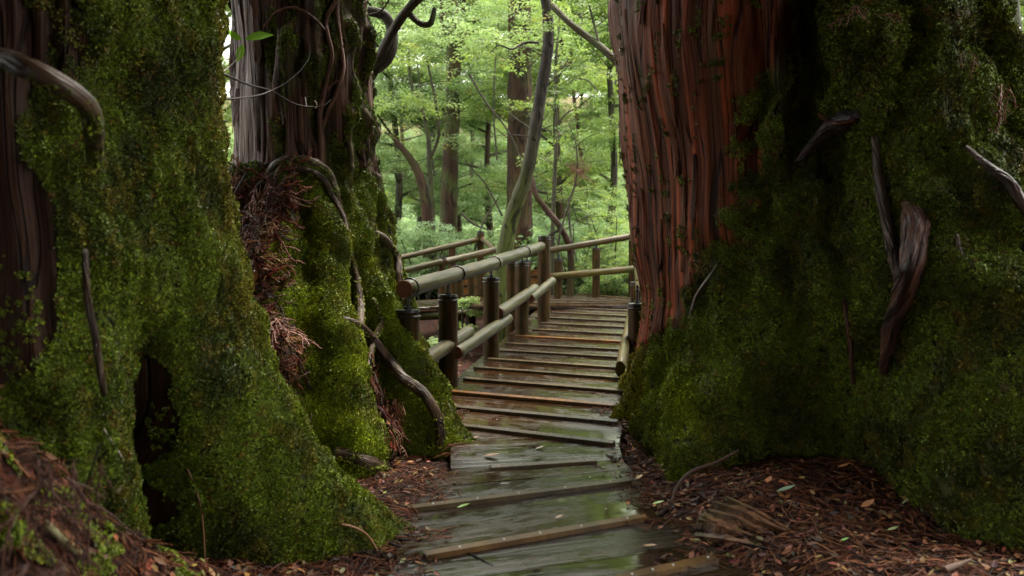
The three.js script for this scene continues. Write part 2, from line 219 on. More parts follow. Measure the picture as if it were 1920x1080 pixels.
// ------------------------------------------------------------ ground and deck levels
const deckTab = [[0, 0.0], [4.8, 0.0], [5.7, 0.09], [6.5, 0.19], [8, 0.285], [9.7, 0.37], [11.3, 0.47], [12.5, 0.55], [13.1, 0.57], [60, 0.57]];
const deckY = z => lut(deckTab, -z);
function onDeck(px, py, lift = 0) { let lo = 1, hi = 40; for (let i = 0; i < 50; i++) { const m = (lo + hi) / 2, p = at(px, py, m); if (p.y > deckY(p.z) + lift) lo = m; else hi = m; } return at(px, py, lo); }
const axis = z => lut([[0, 0.3], [3.6, 0.18], [5, 0.1], [6.5, 0.2], [8, 0.45], [10, 0.85], [12.5, 1.3], [16, 1.6]], -z); // middle of the walkway
function groundY(x, z) {
  const d = -z; let y = lut([[0, -0.06], [4.8, -0.06], [6, -0.03], [8, 0.0], [10, 0.1], [13, 0.25], [16, 0.45], [30, 1.2], [45, 4.5], [70, 14], [120, 26]], d);
  y += 0.05 * N3(x * 0.7, 3, z * 0.7) + 0.02 * N3(x * 2.3, 8, z * 2.3);
  const off = x - axis(z);
  y -= 0.42 * sstep(-0.7, -1.3, off) * sstep(5.6, 6.8, d) * sstep(17, 13, d);             // hollow under the railing
  y += 0.95 * Math.exp(-(((x + 1.85) / 0.6) ** 2)) * Math.exp(-(((z + 2.2) / 0.75) ** 2));   // heap of litter against the near trunk
  { const m = Math.exp(-(((x + 1.6) / 0.8) ** 2) - (((z + 2.2) / 1.0) ** 2)); y += m * (0.09 * N3(x * 3.3, 11, z * 3.3) + 0.05 * N3(x * 8, 12, z * 8)); }
  y += 0.25 * sstep(-2.0, -4, x) * sstep(9, 6, d);
  y += 0.10 * sstep(0.55, 1.1, off) * sstep(6.2, 4.2, d) + 0.1 * Math.exp(-(((x - 1.9) / 0.8) ** 2) - (((z + 4.6) / 0.6) ** 2));
  y += 0.07 * sstep(-0.35, -0.75, off) * sstep(5.5, 4.2, d);
  y = mix(y, Math.min(y, deckY(z) - 0.075), sstep(0.75, 0.5, Math.abs(off)) * sstep(17, 15, d));
  y += 0.35 * sstep(3, 8, Math.abs(x)) * sstep(40, 10, d) * (1 + N3(x * 0.2, 1, z * 0.2));
  return y;
}
{ // one sheet, fine near the walkway and coarse out to the hills
  const xs = [], zs = []; for (let x = -90; x < -5; x += Math.max(0.25, (-x - 5) * 0.12)) xs.push(x); for (let x = -5; x <= 5; x += 0.045) xs.push(x); for (let x = 5.1; x < 90; x += Math.max(0.25, (x - 5) * 0.12)) xs.push(x);
  for (let z = 25; z > 0.5; z -= 1.2) zs.push(z); for (let z = 0.5; z > -15; z -= 0.05) zs.push(z); for (let z = -15; z > -120; z -= Math.max(0.3, (-z - 15) * 0.08)) zs.push(z);
  const pos = [], uv = [], idx = [], col = []; for (const z of zs) for (const x of xs) { pos.push(x, groundY(x, z), z); uv.push(x, z); const k = sstep(15.5, 18, -z + 1.5 * N3(x * 0.5, 2, z * 0.5)) + 0; col.push(...mixc([0.38, 0.32, 0.3], [1.3, 2.8, 0.9], clamp(k * (0.75 + 0.3 * N3(x, 6, z))))); }
  const W = xs.length; for (let j = 0; j < zs.length - 1; j++) for (let i = 0; i < W - 1; i++) { const a = j * W + i; idx.push(a, a + 1, a + W, a + 1, a + W + 1, a + W); }
  const g = new THREE.BufferGeometry(); g.setAttribute('position', new THREE.Float32BufferAttribute(pos, 3)); g.setAttribute('uv', new THREE.Float32BufferAttribute(uv, 2)); g.setAttribute('color', new THREE.Float32BufferAttribute(col, 3)); g.setIndex(idx); g.computeVertexNormals();
  structure('ground', g, M.soil, 'dark reddish forest floor of needles and soil');
}
const stain = (q, n) => { const a = 0.5 + 0.5 * N3(q.x * 2.3 + n.x, q.y * 5 + n.y * 1.4, q.z * 2.3 + n.z), b = 0.5 + 0.5 * N3b(q.x * 9, q.y * 14 + n.y * 2, q.z * 9), c = mixc([1.3, 1.1, 0.85], [0.55, 0.75, 0.22], sstep(0.3, 0.65, 0.6 * a + 0.4 * b)), k = 0.6 + 0.7 * b; return c.map(x => x * k); };

// ------------------------------------------------------------ boardwalk
const battenMarks = [ // left end, right end of each cross batten in the photograph, wood
  [900, 1150, 1420, 1090, 0], [1110, 1100, 1348, 1046, 3], [800, 1041, 1212, 969, 3], [745, 956, 1185, 901, 1], [920, 877, 1120, 864, 1], [857, 797, 1150, 831, 0], [842, 762, 1158, 791, 0], [837, 733, 1170, 762, 2], [868, 709, 1172, 733, 0], [888, 688, 1172, 709, 0],
  [912, 672, 1160, 689, 1], [932, 656, 1160, 669, 0], [947, 643, 1163, 655, 0], [965, 629, 1167, 640, 2], [998, 617, 1170, 626, 0], [1012, 605, 1172, 613, 0], [1004, 594, 1174, 602, 0], [1033, 585, 1176, 592, 0], [1025, 575, 1180, 582, 0], [1050, 568, 1182, 573, 0]];
const boardwalk = thing('boardwalk', 'wet wooden boardwalk of cross planks with raised battens climbing away between the trunks', 'boardwalk', V(0.2, 0, -6));
{
  const r = rng(404);
  // edges of the planking, rows from near to far
  const rows = [[-0.62, -1.9, 1.45, -2.3], [-0.62, -2.75, 1.32, -3.25]].map(a => [V(a[0], deckY(a[1]), a[1]), V(a[2], deckY(a[3]), a[3])]);
  for (const [lx, ly, rx, ry] of [[742, 1052, 1236, 968], [735, 958, 1200, 898], [845, 880, 1165, 862], [846, 798, 1158, 833], [832, 763, 1166, 792], [827, 734, 1176, 763], [858, 710, 1178, 734], [879, 689, 1178, 710], [899, 672, 1176, 690], [918, 656, 1174, 669], [934, 643, 1174, 655], [950, 629, 1175, 640], [966, 617, 1177, 626], [980, 605, 1178, 613], [992, 594, 1180, 602], [1003, 585, 1182, 592], [1013, 575, 1185, 582], [1020, 568, 1187, 573]])
    rows.push([onDeck(lx, ly), onDeck(rx, ry)]);
  const gap = 0.007;
  for (let i = 0; i < rows.length - 1; i++) { const [l0, r0] = rows[i], [l1, r1] = rows[i + 1], len = l0.distanceTo(l1), n = Math.max(1, Math.round(Math.max(len, r0.distanceTo(r1)) / (i < 4 ? 0.42 : 0.7)));
    for (let k = 0; k < n; k++) { const t0 = k / n, t1 = (k + 1) / n, e = () => (r() - 0.5) * 0.03, nl = gap / 2 / Math.max(len, 0.1);
      const A = l0.clone().lerp(l1, t0 + nl), B = r0.clone().lerp(r1, t0 + nl), C = l0.clone().lerp(l1, t1 - nl), D = r0.clone().lerp(r1, t1 - nl), ex = e(), ey = e(), dir = B.clone().sub(A).normalize(), lift = (r() - 0.5) * 0.004;
      for (const p of [A, C]) p.addScaledVector(dir, ex); for (const p of [B, D]) p.addScaledVector(dir, ey); for (const p of [A, B, C, D]) p.y += lift;
      const c = [A, B, C, D]; c.u0 = r() * 5; c.v0 = r() * 5; const pl = mesh('plank', prism(c, 0.04), M.deck[Math.floor(r() * 4)], boardwalk);
      if (i < 6 && k % 2 === 0) for (const t of [0.2 + 0.12 * r(), 0.74 + 0.15 * r()]) { if (r() < 0.5) continue; const p = A.clone().lerp(B, t).lerp(C.clone().lerp(D, t), 0.3 + 0.4 * r()); p.y += 0.0035; const s = new THREE.CylinderGeometry(0.005, 0.006, 0.004, 10); s.translate(p.x, p.y, p.z); mesh('screw_head', s, M.screw, pl); } } }
  battenMarks.forEach(([lx, ly, rx, ry, w], i) => { const th = 0.024, wd = i < 5 ? 0.055 : 0.06, a = onDeck(lx, ly, th), b = onDeck(rx, ry, th), dir = b.clone().sub(a).normalize(), dep = V(dir.z, 0, -dir.x).normalize(); if (dep.z > 0) dep.negate();
    const c = [a, b, a.clone().addScaledVector(dep, wd), b.clone().addScaledVector(dep, wd)]; c[2].y = deckY(c[2].z) + th; c[3].y = deckY(c[3].z) + th; c.u0 = r() * 3; c.v0 = r() * 3;
    const bt = mesh('batten', prism(c, th + 0.001), M.batten[w], boardwalk);
    const n = i < 6 ? 5 : i < 10 ? 4 : 0; for (let k = 0; k < n; k++) { const t = (k + 0.25 + 0.5 * r()) / n, p = c[0].clone().lerp(c[1], t).lerp(c[2].clone().lerp(c[3], t), 0.5); p.y += 0.002; const s = new THREE.CylinderGeometry(0.0048, 0.006, 0.004, 10); s.translate(p.x, p.y, p.z); mesh('screw_head', s, M.screw, bt); } });
  // side beams under the planks
  for (const side of [0, 1]) { const pts = rows.filter((_, i) => i > 3).map(q => q[side].clone().add(V(side ? -0.06 : 0.06, -0.115, 0))); mesh('side_beam', sweep(pts, [0.07, 0.07], { seg: 30, rad: 8, amp: 0.04, col: stain }), M.post, boardwalk); }
}
// landing and the branch that turns off behind the leaning tree
const landing = thing('wooden_landing', 'level wooden landing of fanned planks where the boardwalk turns beside the far railing', 'landing', V(1.2, 0.5, -14));
{
  const r = rng(71), L0 = onDeck(1020, 568), R0 = onDeck(1187, 573);
  const hub = V(R0.x + 0.7, 0.58, R0.z + 0.2), n = 15; // boards fan round the bend
  const arc = (t, rad) => { const a = mix(Math.PI * 0.96, Math.PI * 1.52, t); return V(hub.x + Math.cos(a) * rad, 0.575, hub.z + Math.sin(a) * rad * 1.25); };
  for (let k = 0; k < n; k++) { const t0 = k / n + 0.004, t1 = (k + 1) / n - 0.004; const c = [arc(t0, 0.5), arc(t0, 3.3), arc(t1, 0.5), arc(t1, 3.3)]; c.u0 = r() * 4; c.v0 = r() * 4; for (const p of c) p.y += (r() - 0.5) * 0.003; mesh('plank', prism(c, 0.04), M.deck[Math.floor(r() * 4)], landing);
    if (k % 3 === 1) { const m = (t0 + t1) / 2, c2 = [arc(m, 0.7), arc(m, 3.0), arc(m + 0.016, 0.7), arc(m + 0.016, 3.0)]; for (const p of c2) p.y += 0.026; mesh('batten', prism(c2, 0.026), M.batten[1], landing); } }
}
const branchWalk = thing('boardwalk', 'weathered grey branch boardwalk running behind the log railing with orange step boards', 'boardwalk', V(-1.5, 0.4, -13));
{
  const r = rng(72);
  const run = (a, b, wid, n, y0, y1) => { const d = b.clone().sub(a).normalize(), s = V(-d.z, 0, d.x); for (let k = 0; k < n; k++) { const p = a.clone().lerp(b, k / n), q = a.clone().lerp(b, (k + 1) / n - 0.03 / n); p.y = mix(y0, y1, k / n); q.y = mix(y0, y1, (k + 0.97) / n);
      const c = [p.clone().addScaledVector(s, wid / 2), p.clone().addScaledVector(s, -wid / 2), q.clone().addScaledVector(s, wid / 2), q.clone().addScaledVector(s, -wid / 2)]; c.u0 = r() * 4; c.v0 = r() * 4; mesh('plank', prism(c, 0.045), M.deck[k % 2 ? 0 : 3], branchWalk); } };
  run(V(-0.35, 0, -14.3), V(-2.6, 0, -12.0), 1.35, 11, 0.57, 0.52);
  run(V(-2.5, 0, -12.1), V(-4.6, 0, -11.3), 1.35, 8, 0.5, 0.46);
  for (let k = 0; k < 4; k++) { // steps going up behind
    const y = 0.6 + 0.17 * k, z = -14.9 - 0.42 * k, x0 = -1.35 + k * 0.05, x1 = 0.55 + k * 0.12; const c = [V(x0, y, z), V(x1, y, z - 0.1), V(x0, y, z - 0.4), V(x1, y, z - 0.5)]; c.u0 = k; mesh('tread', prism(c, 0.045), M.deck[3], branchWalk);
    const f = new THREE.BoxGeometry(x1 - x0, 0.12, 0.035); f.rotateY(0.05); f.translate((x0 + x1) / 2, y - 0.105, z - 0.04); mesh('riser', f, M.batten[2], branchWalk); }
  for (const [x, z] of [[-1.2, -13.1], [-2.4, -12.0], [-3.6, -11.6]]) mesh('side_beam', sweep([V(x - 0.7, 0.38, z + 0.9), V(x + 0.5, 0.4, z + 0.25)], [0.075, 0.075], { seg: 6, amp: 0.05, col: stain }), M.logGrey, branchWalk);
}

// ------------------------------------------------------------ log railings
function log(parent, name, a, b, r0, r1, mat, o = {}) {
  const mid = a.clone().lerp(b, 0.5).add(V(0, -(o.sag ?? 0.004), 0)); const m = mesh(name, sweep([a, mid, b], [r0, (r0 + r1) / 2, r1], { seg: 30, rad: 22, amp: 0.06, freq: 2.4, seed: a.x * 7 + a.z, col: stain }), mat, parent);
  const d = b.clone().sub(a).normalize(); for (const [p, r, s] of [[a, r0, -1], [b, r1, 1]]) { const g = new THREE.CylinderGeometry(r * 0.965, r * 0.985, 0.012, 20); g.applyQuaternion(new THREE.Quaternion().setFromUnitVectors(Y0, d.clone().multiplyScalar(s))); g.translate(p.x + d.x * s * 0.006, p.y + d.y * s * 0.006, p.z + d.z * s * 0.006); mesh('cut_end', g, M.cutEnd, m); }
  return m;
}
function post(parent, x, z, y0, y1, r, o = {}) {
  const p = mesh('post', sweep([V(x, y0, z), V(x, (y0 + y1) / 2, z), V(x, y1, z)], [r * 1.03, r, r * 0.98], { seg: 16, rad: 20, amp: 0.045, freq: 1.6, seed: x * 3, col: stain }), M.post, parent);
  if (o.cap !== false) { const c = new THREE.CylinderGeometry(r * 1.02, r * 1.06, 0.018, 20); c.translate(x, y1 + 0.0085, z); mesh('metal_cap', c, M.iron, p); const t = new THREE.TorusGeometry(r * 1.03, 0.006, 6, 22); t.rotateX(Math.PI / 2); t.translate(x, y1 - 0.03, z); mesh('band', t, M.iron, p); }
  if (o.rod) { const rod = mergeGeometries([new THREE.CylinderGeometry(0.013, 0.013, o.rod, 8).translate(x, y1 + o.rod / 2, z), new THREE.CylinderGeometry(0.03, 0.03, 0.02, 6).translate(x, y1 + 0.03, z), new THREE.CylinderGeometry(0.028, 0.028, 0.018, 6).translate(x, y1 + o.rod * 0.72, z)]); mesh('bracket', rod, M.iron, p); }
  return p;
}
function band(parent, p, d, r) { const t = new THREE.TorusGeometry(r * 1.03, 0.007, 6, 22); t.applyQuaternion(new THREE.Quaternion().setFromUnitVectors(V(0, 0, 1), d)); t.translate(p.x, p.y, p.z); mesh('band', t, M.iron, parent); }
const nearRail = thing('log_railing', 'mossy green log railing on stout dark posts along the boardwalk, ending beside the twisted roots', 'railing', at(900, 700, 7.5).setY(0));
{
  const P = [[765, 585, 5.75, 0.088], [840, 556, 6.75, 0.084], [921, 523, 8.1, 0.085], [979, 494, 9.7, 0.083]];
  P.forEach(([px, py, d, r]) => { const t = at(px, py, d); post(nearRail, t.x, t.z, groundY(t.x, t.z) - 0.08, t.y, r, { rod: 40 / FPX * d * 0.82 }); });
  const t4 = at(1020, 445, 10.9); post(nearRail, t4.x, t4.z, groundY(t4.x, t4.z) - 0.1, t4.y, 0.088, {});
  const t5 = at(960, 490, 10.6); post(nearRail, t5.x, t5.z, groundY(t5.x, t5.z) - 0.1, t5.y, 0.075, {});
  const a = at(759, 542, 5.6), b = at(932, 492, 8.3), c = at(925, 494, 8.2).add(V(0, 0.012, 0)), e = at(1014, 462, 10.75);
  const l1 = log(nearRail, 'top_rail', a, b, 0.066, 0.066, M.logGreen), l2 = log(nearRail, 'top_rail', c, e, 0.07, 0.066, M.logGreen);
  const d1 = b.clone().sub(a).normalize(), d2 = e.clone().sub(c).normalize(); band(l1, a.clone().addScaledVector(d1, 0.1), d1, 0.068); band(l1, a.clone().lerp(b, 0.47), d1, 0.068); band(l1, b.clone().addScaledVector(d1, -0.12), d1, 0.068); band(l2, c.clone().lerp(e, 0.6), d2, 0.07);
  log(nearRail, 'lower_rail', at(792, 678, 6.15), at(878, 622, 7.25), 0.062, 0.06, M.logGrey); log(nearRail, 'lower_rail', at(856, 661, 6.75), at(952, 597, 8.5), 0.058, 0.058, M.logGreen);
  log(nearRail, 'lower_rail', at(934, 587, 8.15), at(1003, 541, 9.95), 0.062, 0.06, M.logGrey); log(nearRail, 'lower_rail', at(994, 560, 9.5), at(1035, 527, 10.7), 0.058, 0.058, M.logGreen);
}
const farRail = thing('log_railing', 'pale peeled log railing behind the landing, running to the red barked trunk', 'railing', at(1100, 560, 14.5).setY(0.3));
{
  for (const [px, py, d] of [[1047, 486, 14.4], [1118, 466, 14.6], [1186, 452, 14.8], [988, 490, 14.2]]) { const t = at(px, py, d); post(farRail, t.x, t.z, groundY(t.x, t.z) - 0.1, t.y, 0.075, { rod: 0.1 }); }
  log(farRail, 'top_rail', at(975, 479, 14.2), at(1225, 436, 14.9), 0.058, 0.062, M.logPale); log(farRail, 'lower_rail', at(1034, 518, 14.2), at(1203, 503, 14.6), 0.062, 0.066, M.logYellow);
}
const sideRail = thing('log_railing', 'brown log railing with drooping rails behind the leaning tree on the branch walk', 'railing', at(850, 520, 14).setY(0.3));
{
  for (const [px, py, d] of [[829, 484, 13.2], [901, 435, 15.0], [848, 456, 15.3], [885, 500, 13.6], [862, 508, 13.4]]) { const t = at(px, py, d); post(sideRail, t.x, t.z, groundY(t.x, t.z) - 0.1, t.y, 0.07, {}); }
  log(sideRail, 'top_rail', at(690, 497, 13.8), at(897, 449, 15.0), 0.05, 0.055, M.logPale); log(sideRail, 'top_rail', at(903, 447, 15.0), at(938, 478, 14.2), 0.05, 0.05, M.logPale);
  log(sideRail, 'lower_rail', at(700, 521, 12.6), at(828, 491, 13.1), 0.055, 0.055, M.logGrey); log(sideRail, 'lower_rail', at(832, 491, 13.2), at(940, 466, 14.2), 0.062, 0.06, M.logPale);
  log(sideRail, 'lower_rail', at(876, 578, 13.6), at(1000, 590, 12.8), 0.06, 0.06, M.logGrey);
}
const rightRail = thing('log_railing', 'short olive railing post with a slanting split log beside the red barked trunk', 'railing', at(1195, 700, 7.6).setY(0.2));
{
  const t = at(1195, 572, 7.7); post(rightRail, t.x, t.z, groundY(t.x, t.z) - 0.1, t.y, 0.09, { rod: 0.2 });
  const t2 = at(1192, 531, 11.0); post(rightRail, t2.x, t2.z, groundY(t2.x, t2.z) - 0.1, t2.y, 0.075, {});
  log(rightRail, 'top_rail', at(1207, 553, 8.2), at(1200, 500, 10.6), 0.085, 0.08, M.logYellow);
  // half-round kick rail slanting towards the camera
  const a = at(1163, 692, 6.95), b = at(1184, 583, 8.9); mesh('split_log', sweep([a, a.clone().lerp(b, 0.5), b], [0.075, 0.07, 0.07], { seg: 14, rad: 16, amp: 0.05, flat: 0.62, col: stain }), M.logYellow, rightRail);
}

// ------------------------------------------------------------ the three giant cedars
function range(a, b, step) { const o = []; for (let x = a; x < b - step * 0.3; x += step) o.push(x); return o; }
const angd = (a, b) => { let d = a - b; while (d > Math.PI) d -= 2 * Math.PI; while (d < -Math.PI) d += 2 * Math.PI; return d; };
const RAD = Math.PI / 180, faces = {};
function trunkGeo(o) { // o: c (base centre), front (deg), span, radius(h), lobes, lean(h), color(p,th,h), bark amplitude mask
  const th = [], f = o.front * RAD, sp = o.span * RAD; const st = o.cell / o.r; for (const t of range(f - sp, f + sp, st)) th.push(t); for (const t of range(f + sp, f + 2 * Math.PI - sp, 0.09)) th.push(t); th.push(f - sp + 2 * Math.PI);
  const hs = range(o.h0, o.hd, o.cell * 1.25); for (const h of range(o.hd, o.h1, 0.35)) hs.push(h);
  const pos = [], uv = [], col = [], idx = [], W = th.length, p = V(0, 0, 0);
  const shape = (t, h) => { const sx = Math.sin(t), cz = Math.cos(t); let r = o.radius(h);
    const wob = 2.2 * N3(h * 1.1, o.seed, 3); for (const [a, w, reach, H, pw, ex] of o.lobes) { const d = angd(t, (a + wob) * RAD) / (w * RAD); if (Math.abs(d) < 3 && h < H) r += reach * Math.exp(ex ? -d * d * d * d : -d * d) * Math.pow(clamp(1 - (h - o.h0) / (H - o.h0)), pw); }
    for (const [a, w, hc, hw, dep] of o.dents || []) { const d = angd(t, (a + wob) * RAD) / (w * RAD), e = (h - hc) / hw; if (Math.abs(d) < 3 && Math.abs(e) < 3) r -= dep * Math.exp(-d * d - e * e); }
    const q = o.r, x0 = sx * q, z0 = cz * q, m = o.mossy(t, h);
    const rid = 1 - Math.abs(N3(x0 * 4.2 + o.seed, h * 0.33, z0 * 4.2)) * 2, fine = N3b(x0 * 15 + o.seed, h * 0.8, z0 * 15), strip = 1 - Math.abs(N3(x0 * 9, h * 0.22 + o.seed, z0 * 9)) * 2.2;
    const lump = N3(x0 * 3.1, h * 2.2 + o.seed, z0 * 3.1), lump2 = N3b(x0 * 8, h * 5.5, z0 * 8 + o.seed), big = N3b(x0 * 1.2, h * 0.8, z0 * 1.2 + o.seed);
    r += o.bark * ((o.rid ?? 0.6) * rid + 0.3 * strip + 0.4 * fine + 0.25 * N3(x0 * 34, h * 1.6, z0 * 34)) * (1 - 0.5 * m) + m * ((o.lump ?? 0.055) * lump + 0.022 * lump2 + (o.flute ?? 0.03) * N3(x0 * 2.6 + 5, h * 0.5, z0 * 2.6 + o.seed)) + 0.05 * big;
    const ln = o.lean(h); return { p: V(o.c.x + ln[0] + sx * r, h, o.c.z + ln[1] + cz * r), rid, fine, strip, m, q }; };
  for (const h of hs) for (const t of th) { const e = shape(t, h), p = e.p; pos.push(p.x, p.y, p.z); uv.push(t * e.q, h); col.push(...o.color(p, t, h, e.rid, e.fine, e.strip, e.m)); }
  for (let i = 0; i < hs.length - 1; i++) for (let j = 0; j < W - 1; j++) { const a = i * W + j; idx.push(a, a + 1, a + W, a + 1, a + W + 1, a + W); }
  const g = new THREE.BufferGeometry(); g.setAttribute('position', new THREE.Float32BufferAttribute(pos, 3)); g.setAttribute('uv', new THREE.Float32BufferAttribute(uv, 2)); g.setAttribute('color', new THREE.Float32BufferAttribute(col, 3)); g.setIndex(idx); g.computeVertexNormals(); g.userData.shape = shape;
  return g;
}
// peeling strips of bark: thin curved ribbons standing a little proud of the trunk
function barkStrips(tree, g, n, seed, t0, t1, h0, h1, ok, tones) { const r = rng(seed); let made = 0; for (let i = 0; i < n * 4 && made < n; i++) { const t = mix(t0, t1, r()) * RAD, ha = mix(h0, h1, r()), L = 0.25 + 0.9 * r() * r(), w = 0.012 + 0.03 * r(), S = 12; if (!ok(t, ha) || !ok(t, ha + L)) continue; made++;
    const pos = [], uv = [], col = [], idx = [], R0 = g.userData.R || 1.4, tone = pick2(r, tones), dr = (r() - 0.5) * 0.05; for (let k = 0; k <= S; k++) { const f = k / S, h = ha + L * f, ww = w * (0.35 + 0.65 * Math.sin(Math.PI * clamp(0.08 + f * 0.84))) * (0.8 + 0.4 * N3(i, f * 5, 2)), peel = 0.004 + 0.014 * Math.pow(f < 0.5 ? 1 - 2 * f : 0, 2) * (i % 3 ? 0.4 : 1.6); for (let j = 0; j < 4; j++) { const u = (j / 3 - 0.5) * 2, tt = t + dr * f + u * ww / R0, e = g.userData.shape(tt, h), c = e.p, o = V(Math.sin(tt), 0, Math.cos(tt)); c.addScaledVector(o, peel + 0.006 * (1 - u * u)); pos.push(c.x, c.y, c.z); uv.push(tt * R0, h); const b = 0.75 + 0.5 * N3b(i * 3 + u * 4, h * 3, 1); col.push(tone[0] * b, tone[1] * b, tone[2] * b); } }
    for (let k = 0; k < S; k++) for (let j = 0; j < 3; j++) { const a = k * 4 + j; idx.push(a, a + 1, a + 4, a + 1, a + 5, a + 4); } const q = new THREE.BufferGeometry(); q.setAttribute('position', new THREE.Float32BufferAttribute(pos, 3)); q.setAttribute('uv', new THREE.Float32BufferAttribute(uv, 2)); q.setAttribute('color', new THREE.Float32BufferAttribute(col, 3)); q.setIndex(idx); q.computeVertexNormals(); mesh('bark_strip', q, M.bark, tree); } }
const pick2 = (r, a) => a[Math.floor(r() * a.length)];
const thetaOf = (p, c) => Math.atan2(p.x - c.x, p.z - c.z) / RAD;
const barkTone = (red, rid, fine, strip, p, base = 0) => { let c = mixc([0.035, 0.016, 0.01], red, base + (1 - base) * sstep(-0.5, 0.9, rid + fine * 0.5)); c = mixc(c, [0.16, 0.11, 0.08], 0.35 * sstep(0.3, 1, strip)); return c; };
const rootCol = (a, b) => (q, n, t) => { const k = 0.5 + 0.5 * N3(q.x * 6, q.y * 6, q.z * 6); return mixc(a, b, k); };
// boughs that close the sky above the path
const bough = (() => { const r = rng(8), gs = []; for (let i = 0; i < 34; i++) gs.push(put(diamond(0.34, 0.17, 0.06), (r() - 0.5) * 0.9, (r() - 0.5) * 0.3, (r() - 0.5) * 0.9, (r() - 0.5) * 1.2, r() * 6.28, (r() - 0.5) * 1.0)); return mergeGeometries(gs); })();
function overCrown(tree, blobs, seed) { const r = rng(seed), it = []; for (const [x, y, z, rx, ry, rz, n] of blobs) for (let i = 0; i < n; i++) { const u = r() * 6.283, v = Math.acos(2 * r() - 1), k = Math.cbrt(r()); it.push({ p: V(x + rx * k * Math.sin(v) * Math.cos(u), y + ry * k * Math.cos(v), z + rz * k * Math.sin(v) * Math.sin(u)), q: new THREE.Quaternion().setFromEuler(new THREE.Euler((r() - 0.5) * 0.8, r() * 6.28, (r() - 0.5) * 0.8)), s: 0.7 + 0.7 * r() }); } instanced('crown', bough, M.cedarLeaf, it, tree); }

// a place on a trunk's face, off metres in front of the bark, seen at a measured point; a limb laid along such places
const caster = new THREE.Raycaster();
function onFace(m, px, py, off = 0, far = 8, dflt) { m.updateWorldMatrix(true, false); const o = V(0, CAMH, 0), t = at(px, py, 1).sub(o), k = t.length(); caster.set(o, t.normalize()); const h = caster.intersectObject(m, false)[0]; return (h && h.distance / k < far) ? h.distance / k - off : (dflt ?? null); }
function along(m, marks, o = {}) { const d = marks.map(([x, y, off = 0, df]) => { const v = onFace(m, x, y, 0, o.far ?? 7, df); return v; }); for (let i = 0; i < d.length; i++) if (d[i] == null) { let j = 1; while (d[i - j] == null && d[i + j] == null && j < d.length) j++; d[i] = d[i - j] ?? d[i + j] ?? 5; }
  const e = d.map((v, i) => 0.25 * (d[i - 1] ?? v) + 0.5 * v + 0.25 * (d[i + 1] ?? v)); return marks.map(([x, y, off = 0], i) => at(x, y, Math.min(e[i], d[i] + 0.02) - off)); }

